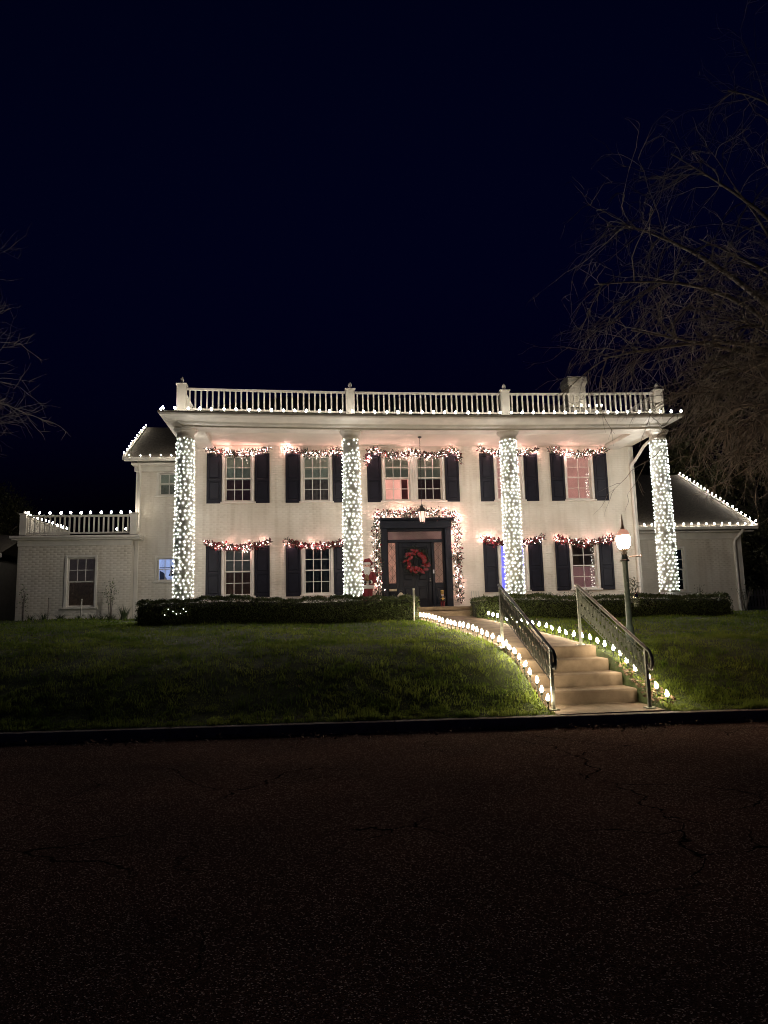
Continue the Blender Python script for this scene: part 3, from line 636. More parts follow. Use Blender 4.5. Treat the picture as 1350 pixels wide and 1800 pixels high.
front = [(q, EY+.04, eg+sag(q)) for q in [EX0+(EX1-EX0)*i/30 for i in range(31)]]
string([front, [(EX0+.03, EY+.05, eg), (EX0+.03, HY+.3, eg)]], .32, 'string of white bulbs along the gutter edge below the rooftop balustrade')
string([[(PXS[0]+.38, CY+.25, 7.36), (PXS[0]+.42, CY+.9, 7.42), (PXS[0]+.45, CY+1.6, 7.48)], [(9.45, 23.75, 8.76), (9.9, 23.7, 8.75), (10.45, 23.72, 8.75), (10.75, 23.9, 8.82)]], .28, 'loose strands of white bulbs lying on the roof behind the balustrade')
string([[(-5.82, 23.17, 6.86), (-5.82, 26.2, 8.67)], [(-5.78, 23.16, 6.815), (WX0-.1, 23.16, 6.815)]], .33, 'string of white bulbs edging the steep two-storey wing roof', bm=B_SM)
string([[(-8.77, BY-.05, 4.945), (-5.5, BY-.05, 4.945)], [(-8.77, BY+.1, 4.95), (-8.77, BY+4.2, 4.95)], [(-7.2, BY+4.3, 4.95), (-6.6, BY+4.3, 4.95)]], .31, 'string of white bulbs on the balustrade rail of the low flat wing')
string([[(RX0+.1, 23.56, 4.415), (15.97, 23.56, 4.415)], [(15.99, 23.58, 4.46), (15.99, 28.6, 7.30)]], .29, 'string of white bulbs edging the gutter and rake of the single-storey gabled wing', bm=c9_mesh('bulb', E_C9, .027, .075))

# mini lights wrapped round each column
def col_lights(cx, k):
    lab = ['net of tiny white lights around the column beside the balustraded low wing', 'net of tiny white lights around the column by the red-suited figure',
           'net of tiny white lights around the column in front of the blue lit window', 'net of tiny white lights around the column by the gabled single-storey wing'][k]
    top = 6.90+sag(cx)*.55-.20; z0 = FZ+.28
    o = thing('column_lights', (cx, CY, z0), lab, 'string lights', 'mini lights on the columns')
    rows = int((top-z0)/.106); P = []; Nn = []; wire = []
    for i in range(rows):
        n = 14; ph = random.uniform(0, .5)+i*.5
        t = i/rows; dens = .93
        if k == 1 and t > .90 and t < .985: dens = .45
        for j in range(n):
            an = 2*PI*(j+ph+random.gauss(0,.12))/n; z = z0+(i+.5)*.106+random.gauss(0,.014); r = CR-.004-.028*t*t+.012
            wire.append((cx+(r+.004)*math.cos(an), CY+(r+.004)*math.sin(an), z))
            if random.random() < dens: P.append((cx+r*math.cos(an), CY+r*math.sin(an), z)); Nn.append((math.cos(an)+random.gauss(0,.2), math.sin(an)+random.gauss(0,.2), random.gauss(0,.25)))
    P = np.array(P); Nn = np.array(Nn); Nn /= np.linalg.norm(Nn, axis=1)[:,None]; n = len(P)
    U = np.cross(Nn, [0,0,1.]); U /= np.linalg.norm(U, axis=1)[:,None]; W_ = np.cross(Nn, U)
    V = []; rb = (.0155*RNG.uniform(.75, 1.4, n))[:,None]
    ring = [(math.cos(a), math.sin(a)) for a in [2*PI*q/6 for q in range(6)]]
    for c, s in ring: V.append(P+Nn*.026+(U*c+W_*s)*rb)
    for c, s in ring: V.append(P+Nn*.030+(U*c+W_*s)*rb*.75)
    V.append(P+Nn*.032); V = np.stack(V, 1).reshape(-1,3); F = []
    for q in range(6): F += [(q, (q+1)%6, 6+(q+1)%6), (q, 6+(q+1)%6, 6+q), (6+q, 6+(q+1)%6, 12)]
    F = (np.array(F)[None]+13*np.arange(n)[:,None,None]).reshape(-1,3); np_mesh('mini_bulbs', V, F, E_MINI, o, 'stuff')
    V = []
    for c, s in ring: V.append(P-Nn*.006+(U*c+W_*s)*.0075)
    for c, s in ring: V.append(P+Nn*.0255+(U*c+W_*s)*.0152)
    V = np.stack(V, 1).reshape(-1,3); F = [(q, (q+1)%6, 6+(q+1)%6, 6+q) for q in range(6)]+[(6,7,8,9),(6,9,10,11)]
    F = (np.array(F)[None]+12*np.arange(n)[:,None,None]).reshape(-1,4); np_mesh('mini_sockets', V, F, mat('pale_socket', (.35, .36, .33), .5), o, 'stuff')
    # the light these outward-facing bulbs throw: one lamp for each dozen bulbs, set at a bulb and facing the way it faces
    for i in range(5, n, 14):
        ld = bpy.data.lights.new('bulb_light', 'SPOT'); ld.energy = W_MINI; ld.color = COOL; ld.spot_size = R(165); ld.spot_blend = .4; ld.shadow_soft_size = .012
        lo = bpy.data.objects.new('bulb_light', ld); COL.objects.link(lo); lo.parent = o; lo.location = Vector(P[i]+Nn[i]*.04)-base(o); lo.rotation_euler = Vector(Nn[i]).to_track_quat('-Z', 'Y').to_euler()
    MB().tube(wire, .0035, 3, smooth=False).build('wire', mat('pale_wire', (.3, .32, .28), .5), o)
for k, cx in enumerate(CXS): col_lights(cx, k)

# path bulbs on stakes
STAKE = MB().box(-.006, .006, -.006, .006, -.18, -.03).mesh('stake'); STAKE.materials.append(M_WIRE)
def path_string(side, y0, y1, label, sp):
    pts = []; y = y0
    o = thing('path_lights', (float(path_mid(y0))+side*(PW+.06), y0, .2), label, 'string lights', 'bulbs staked along the walk')
    wire = MB(); q = []
    while y < y1:
        off = PW+(.03 if side < 0 else .10)+random.uniform(-.015,.015)+(.06 if (side > 0 and y < 11) else 0)
        x_ = float(path_mid(y))+side*off; z = float(max(lawn_z(x_+.06*side, y), path_z(y)-.12))+.105
        ob = link('bulb', B_PATH, None, o, (x_, y, z)); ob.rotation_euler = (random.gauss(0,.10), random.gauss(0,.12), random.uniform(0,6))
        link('socket', SOCK, None, ob); s = link('stake', STAKE, None, o, (x_, y, z)); q.append((x_+.01, y, z-.10)); 
        y += sp(y)
    wire.tube(q, .005, 4); wire.build('wire', M_WIRE, o)
path_string(-1, 10.32, 18.6, 'row of staked bulbs along the walk edge by the wide sloping lawn', lambda y: .27 if y < 12.4 else .30)
path_string(1, 10.22, 18.7, 'row of staked bulbs along the walk edge by the lamp post', lambda y: .28 if y < 12.4 else .32)

# ------------------------------------------------------------------ garlands
def garland(path, label, red=.25, rad=.062, nb=70, nl=650, group='lit garlands over the windows', name='garland'):
    pts = [Vector(p) for p in path]; o = thing(name, pts[0], label, 'garland', group)
    L = [0]
    for a, b_ in zip(pts, pts[1:]): L.append(L[-1]+(b_-a).length)
    def at(q):
        i = max(k for k in range(len(L)-1) if L[k] <= q); return pts[i].lerp(pts[i+1], (q-L[i])/(L[i+1]-L[i])), (pts[i+1]-pts[i]).normalized()
    ph = random.uniform(0, 6)
    def sample(n, r):
        P = []; A = []
        for _ in range(n):
            q = random.uniform(0, L[-1]*.9999); p, d = at(q); rr = r*(1+.35*math.sin(q*7+ph)); u = Vector((random.gauss(0,1), random.gauss(0,.7), random.gauss(0,1)))*rr*.55
            if p.y+u.y > HY-.03: u.y = HY-.03-p.y-random.uniform(0,.03)
            P.append(p+u); A.append(u.normalized()+d*random.uniform(-.8,.8)+Vector((0,-.5,0)))
        return np.array(P), np.array(A)
    P, A = sample(nl, rad); V, F = leaves(P, .105, .26, A, .5); np_mesh('greenery', V, F, M_PINE, o, 'stuff')
    P, A = sample(int(nl*red), rad*1.1); V, F = leaves(P, .085, .62, A, .6); np_mesh('red_petals', V, F, M_RED, o, 'stuff')
    P, A = sample(26, rad*1.1); V, F = octa(P, .016); np_mesh('berries', V, F, M_BERRY, o, 'stuff')
    P, A = sample(int(nb*.8), rad*1.3); P[:,1] = np.minimum(P[:,1]+RNG.uniform(-.05,.07,len(P)), HY-.035); 
    for i in range(0, len(P), 9):
        ld = bpy.data.lights.new('bulb_light', 'POINT'); ld.energy = W_GAR; ld.color = PINK; ld.shadow_soft_size = .012
        lo = bpy.data.objects.new('bulb_light', ld); COL.objects.link(lo); lo.parent = o; lo.location = Vector(P[i])-base(o)
    V, F = octa(P, .0105); np_mesh('bulbs', V, F, E_GAR, o, 'stuff')
    MB().tube(pts, .012, 5).build('stem', M_WIRE, o)
    return o
def swag(xc, ztop, hw=.98, dip=.12, n=14):
    return [(xc-hw+2*hw*i/n, HY-.13, ztop-dip*math.sin(PI*i/n)+.05*abs(2*i/n-1)**3+random.uniform(-.012,.012)) for i in range(n+1)]
bayn = {-2.105: 'nearest the balustraded low wing', .345: 'between balustraded end and door', 6.65: 'partly hidden behind a light-wrapped column', 9.04: 'nearest the gabled single-storey wing'}
for xc in bayn:
    garland(swag(xc, 6.84), 'dark green lit garland over the upper window '+bayn[xc], .10, nb=80)
    garland(swag(xc, 3.88), 'red flowered lit garland over the lower window '+bayn[xc], .6, nb=85)
garland([(1.98,HY-.13,6.42),(2.0,HY-.13,6.62),(2.08,HY-.13,6.80),(2.22,HY-.14,6.84),(2.42,HY-.13,6.74),(2.8,HY-.13,6.66),(3.2,HY-.13,6.70),(3.47,HY-.14,6.77),(3.75,HY-.13,6.68),(4.15,HY-.13,6.65),(4.5,HY-.13,6.74),(4.72,HY-.14,6.84),(4.92,HY-.13,6.80),(4.99,HY-.13,6.62),(5.0,HY-.13,6.46)],
        'long lit garland with hanging ends over the double window above the door', .22, nb=150, nl=1250)
garland([(2.27,HY-.13,1.92),(2.24,HY-.13,2.5),(2.20,HY-.13,3.1),(2.22,HY-.13,3.8),(2.20,HY-.14,4.5),(2.28,HY-.14,4.74),(2.7,HY-.16,4.78),(3.5,HY-.16,4.77),(4.3,HY-.16,4.78),(4.72,HY-.14,4.74),(4.79,HY-.14,4.45),(4.80,HY-.13,3.8),(4.79,HY-.13,3.1),(4.80,HY-.13,2.5),(4.84,HY-.13,1.95)],
        'thick lit garland framing the navy front door', .14, .095, nb=270, nl=2600)

# wreath
wr = thing('wreath', (3.49, HY+.05, 3.25), 'round wreath of red ribbon and ornaments on the navy front door', 'wreath')
P = []; A = []
for i in range(1000):
    a = random.uniform(0, 2*PI); r = .29+random.gauss(0,.07); P.append((3.49+r*math.cos(a), HY+.04-abs(random.gauss(0,.04)), 3.25+r*math.sin(a))); A.append((math.cos(a+.7), -.5, math.sin(a+.7)))
V, F = leaves(P, .10, .3, A, .6); np_mesh('greenery', V, F, M_PINE, wr, 'stuff')
for i in range(30):
    a = 2*PI*i*.382; r = .29+random.uniform(-.09,.10); c = Vector((3.49+r*math.cos(a), HY-.03, 3.25+r*math.sin(a))); d = Vector((math.cos(a+random.uniform(.4,1.6)), 0, math.sin(a+random.uniform(.4,1.6)))); q = d.cross(Vector((0,1,0)))
    mb = MB(); V = []
    for k in range(7): t = k/6; y = -.05*math.sin(PI*t); wd = .034*(.6+.5*math.sin(PI*t)); p = c+d*(.2*t-.1)+Vector((0,y,0)); V += [p-q*wd, p+q*wd]
    mb.add(V, [(2*k, 2*k+2, 2*k+3, 2*k+1) for k in range(6)], True); mb.build('ribbon_loop', M_RED, wr)
m_orn = mat('red_ornament', (.35, .02, .02), .15, metal=.6)
for i in range(9):
    a = 2*PI*i/9+.3; MB().sphere((3.49+.29*math.cos(a), HY-.06, 3.25+.29*math.sin(a)), .042, 10, 6).build('ornament', m_orn, wr)

# pendant lantern
pl = thing('pendant_lantern', (3.52, 21.2, 4.34), 'black hanging porch lantern on a long chain above the front door', 'lantern')
m = MB(); z = 7.0; k = 0
while z > 4.93: m.tube([(3.52+(.011 if k%2 else 0), 21.2+(0 if k%2 else .011), z), (3.52-(.011 if k%2 else 0), 21.2-(0 if k%2 else .011), z-.03)], .006, 4); z -= .026; k += 1
m.build('chain', M_IRON, pl)
MB().lathe((3.52, 21.2, 6.985), [(.06,0),(.06,.03)], 12).build('ceiling_rose', M_IRON, pl)
MB().lathe((3.52, 21.2, 4.34), [(.165,.33),(.165,.345),(.10,.42),(.06,.47),(.055,.50),(.03,.52),(.02,.56)], 6, False).build('lantern_roof', M_IRON, pl)
m = MB()
for i in range(6):
    a = 2*PI*i/6; c, s = math.cos(a), math.sin(a); m.tube([(3.52+.075*c, 21.2+.075*s, 4.36), (3.52+.125*c, 21.2+.125*s, 4.675)], .009, 4)
    m.tube([(3.52+.05*c, 21.2+.05*s, 4.86), (3.52+.13*c, 21.2+.13*s, 4.84), (3.52+.15*c, 21.2+.15*s, 4.76), (3.52+.12*c, 21.2+.12*s, 4.72)], .007, 4)
m.lathe((3.52,21.2,4.34), [(.02,-.04),(.08,0),(.08,.02)], 6, False); m.build('lantern_frame', M_IRON, pl)
MB().lathe((3.52,21.2,4.362), [(.070,0),(.118,.31)], 6, False).build('lantern_glass', emit('lantern_glow', (1, .62, .48), 1.5, 14), pl)

# ------------------------------------------------------------------ figures at the door
fg = thing('christmas_figure', (1.84, 21.75, FZ), 'red-suited white-bearded Christmas figure standing beside a light-wrapped column', 'figure')
bx, by, bz = 1.84, 21.75, FZ; m_suit = mat('red_velvet', (.14, .005, .008), .7, .3, 12); m_fur = mat('white_fur', (.52, .50, .46), .9, .1, 30, .5, 80); m_blk = mat('black_leather', (.012, .012, .012), .35); m_skin = mat('painted_skin', (.55, .32, .24), .5)
m = MB(); m.lathe((bx,by,bz), [(.16,.02),(.165,.3),(.17,.55),(.20,.66),(.215,.80),(.205,.95),(.18,1.08),(.12,1.18),(.07,1.21)], 18, True, 1, .8); m.build('suit', m_suit, fg)
m = MB()
for s in (-1, 1):
    MB().tube([(bx+s*.16,by,bz+1.10),(bx+s*.23,by-.04,bz+.95),(bx+s*.21,by-.13,bz+.82),(bx+s*.09,by-.21,bz+.80)], [.07,.072,.062,.05], 10).build('sleeve', m_suit, fg)
m = MB()
for s in (-1, 1): MB().lathe((bx+s*.085,by-.01,bz), [(.08,0),(.085,.02),(.075,.2),(.085,.22)], 12).build('boot', m_blk, fg)
m = MB(); m.lathe((bx,by,bz), [(.215,.60),(.23,.63),(.23,.70),(.215,.72)], 18, True, 1, .82)
for s in (-1, 1): m.sphere((bx+s*.11,by-.20,bz+.80), .055, 8, 6)
m.box(bx-.035, bx+.035, by-.19, by-.165, bz+.72, bz+1.05); m.build('fur_trim', m_fur, fg)
MB().lathe((bx,by,bz), [(.212,.79),(.224,.80),(.224,.86),(.21,.87)], 18, True, 1, .82).build('belt', m_blk, fg)
m = MB(); m.sphere((bx,by-.02,bz+1.29), .105, 14, 10, 1, 1, 1.15); m.sphere((bx,by-.13,bz+1.29), .022, 8, 6); m.build('head', m_skin, fg)
m = MB(); m.lathe((bx,by-.10,bz+.86), [(.01,0),(.06,.08),(.10,.22),(.115,.36),(.09,.41)], 12, True, 1, .7); m.build('beard', m_fur, fg); MB().lathe((bx,by,bz+1.34), [(.118,0),(.128,.02),(.128,.055),(.115,.07)], 14).build('hat_band', m_fur, fg); MB().sphere((bx+.17,by,bz+1.30), .035, 8, 6).build('pompom', m_fur, fg)
MB().tube([(bx,by,bz+1.40),(bx+.01,by,bz+1.46),(bx+.07,by,bz+1.49),(bx+.14,by,bz+1.42),(bx+.17,by,bz+1.33)], [.112,.095,.06,.04,.02], 12).build('hat', m_suit, fg)
for s in (-1, 1): MB().sphere((bx+s*.04,by-.115,bz+1.315), .012, 6, 5).build('eye', m_blk, fg)
for s in (-1, 1): MB().sphere((bx+s*.07,by-.235,bz+.80), .045, 8, 6).build('mitten', m_blk, fg)
MB().lathe((bx-.02,by-.22,bz+.84), [(.05,0),(.07,.05),(.06,.14),(.02,.2)], 10).build('toy_sack', mat('brown_sack', (.16, .09, .04), .8, .3, 20), fg)

nk = thing('nutcracker', (4.22, 22.05, FZ), 'small black and red nutcracker figure standing by the sidelight', 'figure')
bx, by = 4.22, 22.05; m_gold = mat('gold_paint', (.55, .38, .12), .35, metal=.5)
m = MB()
for s in (-1, 1): MB().lathe((bx+s*.035,by,bz), [(.04,0),(.035,.03),(.028,.05),(.03,.2)], 10).build('leg', m_suit, nk)
m = MB(); m.lathe((bx,by,bz+.19), [(.06,0),(.065,.06),(.07,.13),(.05,.16)], 12)
for s in (-1, 1): m.tube([(bx+s*.07,by,bz+.33),(bx+s*.095,by-.01,bz+.26),(bx+s*.08,by-.04,bz+.19)], .022, 8)
m.build('coat', m_blk, nk)
m = MB(); m.sphere((bx,by,bz+.385), .048, 12, 8); m.build('head', m_skin, nk)
MB().lathe((bx,by-.02,bz+.33), [(.01,0),(.035,.03),(.04,.05)], 8).build('beard', m_fur, nk)
m = MB(); m.lathe((bx,by,bz+.405), [(.052,0),(.05,.09),(.06,.10),(.058,.115),(.02,.135)], 12); m.build('hat', m_gold, nk)
m = MB(); m.box(bx-.02, bx+.02, by-.075, by-.07, bz+.22, bz+.33); m.lathe((bx,by,bz+.255), [(.069,0),(.07,.02)], 12); m.build('braid', m_gold, nk)

bd = thing('basket_ornament', (2.88, 21.8, FZ), 'pale lidded candle lantern ornament standing left of the door foot', 'lantern')
m = MB(); m.box(2.79, 2.97, 21.71, 21.89, FZ, FZ+.03); m.add([(2.78,21.70,FZ+.38),(2.98,21.70,FZ+.38),(2.98,21.90,FZ+.38),(2.78,21.90,FZ+.38),(2.86,21.78,FZ+.48),(2.90,21.78,FZ+.48),(2.90,21.82,FZ+.48),(2.86,21.82,FZ+.48)], [(3,2,1,0),(4,5,6,7),(0,1,5,4),(1,2,6,5),(2,3,7,6),(3,0,4,7)])
for a in (2.795, 2.965):
    for b_ in (21.715, 21.885): m.box(a-.01, a+.01, b_-.01, b_+.01, FZ+.03, FZ+.38)
m.build('lantern_body', mat('pale_bronze', (.40, .36, .26), .5, .3, 20), bd); m = MB(); m.lathe((2.88,21.8,FZ+.03), [(.04,0),(.04,.17),(.005,.18)], 10); m.build('candle', m_fur, bd)
m = MB(); m.tube([(2.83,21.8,FZ+.48),(2.84,21.8,FZ+.53),(2.88,21.8,FZ+.55),(2.92,21.8,FZ+.53),(2.93,21.8,FZ+.48)], .008, 5); m.build('handle', M_IRON, bd)

# ------------------------------------------------------------------ hand rails
def handrail(lo, hi, zlo_top, zhi_top, label, m_main, m_cap, flip):
    lo, hi = Vector(lo), Vector(hi); o = thing('handrail', lo, label, 'handrail', 'iron handrails of the front steps')
    tl, th_ = Vector((lo.x, lo.y, zlo_top)), Vector((hi.x, hi.y, zhi_top)); d = (th_-tl)
    for p, zt in ((lo, zlo_top), (hi, zhi_top)):
        m = MB(); m.box(p.x-.022, p.x+.022, p.y-.022, p.y+.022, p.z, zt-.01); m.box(p.x-.07, p.x+.07, p.y-.07, p.y+.07, p.z-.012, p.z+.012); m.build('post', m_main, o)
    ext = d.normalized(); up_ = Vector((0,0,1))
    m = MB(); a = tl-ext*.12; pts = [th_+ext*.04+Vector((0,.05,.0)), th_, tl, a, a+Vector((0,-.06,-.08)), a+Vector((0,-.07,-.17)), a+Vector((0,-.03,-.25)), a+Vector((0,.03,-.25)), a+Vector((0,.05,-.20)), a+Vector((0,.02,-.17))]
    m.tube([p+Vector((0,0,.012)) for p in pts], [.026]*4+[.027,.027,.025,.022,.018,.014], 8); m.build('hand_grip', m_cap, o)
    for off in (-.085, -.49):
        MB().tube([tl+Vector((0,0,off)), th_+Vector((0,0,off))], .013, 4, smooth=False).build('rail_bar', m_main, o)
    for i in range(4): t = (i+.5)/4; p = tl.lerp(th_, t); MB().tube([p+Vector((0,0,-.085)), p], .012, 5).build('spacer', m_main, o)
    # scroll panel between the bars
    m = MB(); L = d.length; n = 16; h0, h1 = -.465, -.11; H = h1-h0
    def P(s, h): return tl + d*(s/L) + Vector((0,0,h))
    for i in range(n):
        c = (i+.5)*L/n; w_ = L/n
        for sgn in (-1, 1):
            for (hc, rr) in ((h0+H*.27, H*.24), (h0+H*.73, H*.24)):
                pts = []
                for k in range(15):
                    t = k/14; an = sgn*t*4.2*PI*.75+ (0 if hc < (h0+h1)/2 else PI); r = rr*(1-.8*t); pts.append(P(c+sgn*w_*.26+r*.45*math.cos(an), hc+r*math.sin(an)))
                m.tube(pts, .0085, 4, False, False)
        m.tube([P(c-w_*.5,h0), P(c-w_*.2,h0+H*.3), P(c,h0+H*.5), P(c+w_*.2,h0+H*.7), P(c+w_*.5,h1)], .008, 4, False, False)
        m.tube([P(c-w_*.5,h1), P(c-w_*.2,h0+H*.7), P(c,h0+H*.5), P(c+w_*.2,h0+H*.3), P(c+w_*.5,h0)], .008, 4, False, False)
        m.tube([P(c,h0), P(c,h1)], .006, 4, False, False)
        for k in range(5):   # leaf shapes cast into the panel
            p = P(c+random.uniform(-.4,.4)*w_, h0+H*(.12+.19*k)); q = d.normalized()*.024; r_ = Vector((0,0,.03)); m.add([p-q, p-r_*.6, p+q, p+r_*.6], [(0,1,2,3)])
    m.build('scroll_panel', m_main, o)
    return o
handrail((3.57,10.36,.165), (3.47,12.6,.972), 1.05, 2.05, 'iron scrollwork handrail with black grip on the lawn side of the steps', M_RAILP, M_IRON, 1)
handrail((4.96,10.2,.160), (4.88,12.5,.972), 1.01, 2.02, 'grey-green iron scrollwork handrail on the lamp post side of the steps', M_IRON2, mat('worn_grip', (.20, .17, .15), .35, .3, 20), -1)

# ------------------------------------------------------------------ lamp post
LX, LY = 5.86, 12.6; LZ = float(hgt(LX, LY))-.02
lp = thing('lamp_post', (LX, LY, LZ), 'green iron garden lamp post with a glowing warm globe', 'lamp post')
top = onY(1094, 976, LY).z
MB().lathe((LX,LY,LZ), [(.12,0),(.12,.05),(.085,.10),(.075,.35),(.054,.40),(.048,top-LZ-.12),(.056,top-LZ-.115),(.056,top-LZ-.02),(.05,top-LZ)], 16).build('pole', mat('green_iron', (.055, .075, .068), .4, .3, 12), lp)
MB().lathe((LX,LY,top-.12), [(.058,0),(.082,.01),(.085,.03),(.065,.045)], 14).build('collar', M_IRON, lp)
m = MB(); m.tube([(LX,LY,top-.035),(LX+.30,LY-.02,top-.02)], .012, 8); m.sphere((LX+.305,LY-.02,top-.02), .022, 8, 6); m.build('ladder_rest', mat('pale_iron', (.5, .45, .4), .4), lp)
m = MB()
for i in range(4):
    a = PI/4+PI/2*i; c, s = math.cos(a), math.sin(a); m.tube([(LX+.02*c,LY+.02*s,top), (LX+.05*c,LY+.05*s,top+.03), (LX+.03*c,LY+.03*s,top+.07), (LX+.10*c,LY+.10*s,top+.13), (LX+.115*c,LY+.115*s,top+.16)], .011, 6)
m.lathe((LX,LY,top), [(.03,0),(.02,.05),(.04,.08),(.09,.11)], 12); m.build('globe_cradle', mat('bronze_iron', (.50, .37, .28), .45, .3, 20), lp)
gz = top+.112
MB().lathe((LX,LY,gz), [(.07,0),(.105,.045),(.125,.11),(.130,.17),(.122,.23),(.112,.25)], 20).build('globe', emit('lamp_globe_glow', (1, .55, .34), S_LAMP), lp)
MB().lathe((LX,LY,gz+.251), [(.120,0),(.126,.012),(.110,.05),(.074,.095),(.042,.122)], 20).build('lamp_dome', emit('lamp_dome_glow', (1, .46, .30), .55), lp)
MB().lathe((LX,LY,gz+.3735), [(.044,0),(.034,.02),(.024,.06),(.017,.13),(.010,.20),(.003,.28)], 14).build('finial', mat('bronze_iron', (.2,.15,.11)), lp)
sp = thing('holiday_spray', (LX+.12, LY-.03, LZ+.5), 'small silvery evergreen spray with a bell hung on the lamp post', 'decoration')
P = []; A = []
c0 = onY(1113, 1030, LY)
for i in range(120):
    t = random.random(); P.append((c0.x-.02+random.gauss(0,.05), LY-.02+random.gauss(0,.03), c0.z+.12-.5*t)); A.append((random.gauss(.3,.6), random.gauss(0,.4), random.gauss(-.2,.6)))
V, F = leaves(P, .09, .22, A, .3); np_mesh('greenery', V, F, mat('silver_green', (.16, .17, .13), .5, .5, 30), sp, 'stuff')
MB().lathe((c0.x+.01, LY-.06, c0.z-.22), [(.055,0),(.04,.03),(.035,.07),(.01,.10)], 12).build('bell', mat('silver_bell', (.6, .56, .5), .2, metal=1.), sp)
MB().tube([(LX+.05,LY-.03,c0.z+.14),(c0.x,LY-.05,c0.z+.1),(c0.x+.01,LY-.06,c0.z-.12)], .006, 5).build('hook', M_IRON, sp)

# ------------------------------------------------------------------ hedges and planting
def hedge(x0, x1, y0, y1, h, label, n):
    xm = (x0+x1)/2; o = thing('hedge', (xm, (y0+y1)/2, float(hgt(xm, y0))), label, 'hedge', 'clipped hedges before the porch')
    def zb(x_): return float(hgt(x_, y0))-.03
    # core
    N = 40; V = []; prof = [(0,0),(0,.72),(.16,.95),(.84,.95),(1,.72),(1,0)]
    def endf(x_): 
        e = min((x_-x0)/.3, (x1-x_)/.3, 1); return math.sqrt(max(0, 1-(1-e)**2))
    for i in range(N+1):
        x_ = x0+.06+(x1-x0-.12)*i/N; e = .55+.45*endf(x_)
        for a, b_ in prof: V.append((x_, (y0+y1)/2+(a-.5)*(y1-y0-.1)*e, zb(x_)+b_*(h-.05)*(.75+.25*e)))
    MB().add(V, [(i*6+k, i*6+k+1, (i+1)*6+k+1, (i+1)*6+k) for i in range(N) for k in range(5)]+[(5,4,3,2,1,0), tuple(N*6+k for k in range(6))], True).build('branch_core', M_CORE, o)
    q = RNG.uniform(0, 1, (n,4)); xs_ = x0+(x1-x0)*q[:,0]; P = np.zeros((n,3)); A = np.zeros((n,3))
    e = np.clip(np.minimum((xs_-x0)/.3, (x1-xs_)/.3), 0, 1); e = np.sqrt(1-(1-e)**2); W_ = (y1-y0)*(.55+.45*e); H_ = h*(.78+.22*e)*(1+.045*np.sin(xs_*2.3)+.035*np.sin(xs_*7.1+1)+.025*np.sin(xs_*17+2))
    zb_ = hgt(xs_, np.full(n, y0))-.03
    per = 2*H_+W_; s = q[:,1]*per; fr = s < H_; tp = (s >= H_) & (s < H_+W_)
    yl = np.where(fr, -.5*W_, np.where(tp, s-H_-.5*W_, .5*W_)); zl = np.where(fr, s, np.where(tp, H_, per-s))
    # round the shoulders
    k = np.clip((zl/H_-.75)/.25, 0, 1); yl = np.clip(yl, -.5*W_+.10*k**2, .5*W_-.10*k**2)
    k2 = np.clip((np.abs(yl)/(.5*W_)-.7)/.3, 0, 1); zl = zl-np.where(tp, .06*k2**2, 0)
    P[:,0] = xs_; P[:,1] = (y0+y1)/2+yl; P[:,2] = zb_+zl; P += RNG.normal(0, .016, P.shape)
    A[:,1] = np.where(fr, -1, np.where(tp, 0, 1)); A[:,2] = np.where(tp, 1, .35)
    V, F = leaves(P, .046, .55, A, .8); np_mesh('leaves', V, F, M_HEDGE, o, 'stuff')
    P2 = P[RNG.random(n) < .012]; V, F = leaves(P2, .10, .25, np.tile([0,-.2,1.], (len(P2),1)), .5); np_mesh('sprigs', V, F, M_HEDGE, o, 'stuff')
hedge(-4.25, 2.92, 18.35, 19.25, .64, 'long clipped box hedge between the balustraded wing and the walk', 42000)
hedge(4.42, 11.62, 18.45, 19.25, .58, 'long clipped box hedge between the walk and the gabled wing', 36000)

hl = thing('hedge_lights', (-3.3, 18.32, 1.8), 'few tiny white lights peeping out of the hedge below the column', 'string lights')
P = np.array([(-3.42,18.31,1.86),(-3.30,18.31,1.80),(-3.05,18.30,1.86),(-2.99,18.31,1.79),(-3.22,18.31,1.74),(-3.5,18.31,1.72),(-3.12,18.31,1.75)]); V, F = octa(P, .007); np_mesh('bulbs', V, F, E_MINI, hl, 'stuff')
MB().tube([tuple(p+np.array((0,.02,0))) for p in P], .004, 4).build('wire', M_WIRE, hl)
def shrub(x_, y, h, label, n, spread=.25, leaf=.06, cat='shrub', m_=None, stems=7, name='shrub', group=None):
    z = float(hgt(x_, y)); o = thing(name, (x_, y, z), label, cat, group); m = MB(); tips = []
    for i in range(stems):
        a = random.uniform(0, 6.3); r = random.uniform(.2,1)*spread; p1 = (x_+r*.4*math.cos(a), y+r*.4*math.sin(a), z+h*.45); p2 = (x_+r*math.cos(a), y+r*math.sin(a), z+h*random.uniform(.75,1))
        m.tube([(x_+.02*math.cos(a), y+.02*math.sin(a), z-.03), p1, p2], [.009,.007,.004], 5); tips += [Vector(p1).lerp(Vector(p2), t) for t in (.1,.4,.7,.9,1)]
    m.build('stems', M_BARK, o); P = np.array([tips[RNG.integers(len(tips))] for _ in range(n)])+RNG.normal(0, .05+spread*.12, (n,3))
    V, F = leaves(P, leaf, .5); np_mesh('leaves', V, F, m_ or M_HEDGE, o, 'stuff')
shrub(-5.98, 22.75, 1.12, 'tall leggy rose bush growing beside the big window of the low wing', 150, .22)
shrub(-8.55, 22.8, .95, 'thin rose bush at the outer corner of the low wing', 110, .2)
shrub(15.2, 23.5, .85, 'dry twiggy shrub at the outer corner of the gabled wing', 120, .35, .05, stems=14)
shrub(7.75, 19.7, .72, 'round dark bush poking above the hedge under the end window', 420, .4, .05)
shrub(6.95, 19.7, .62, 'small dark bush poking above the hedge beside the column', 260, .25, .05)
shrub(13.6, 23.6, 1.0, 'thin climbing plant beside the gabled wing window', 60, .22, .05, stems=5)
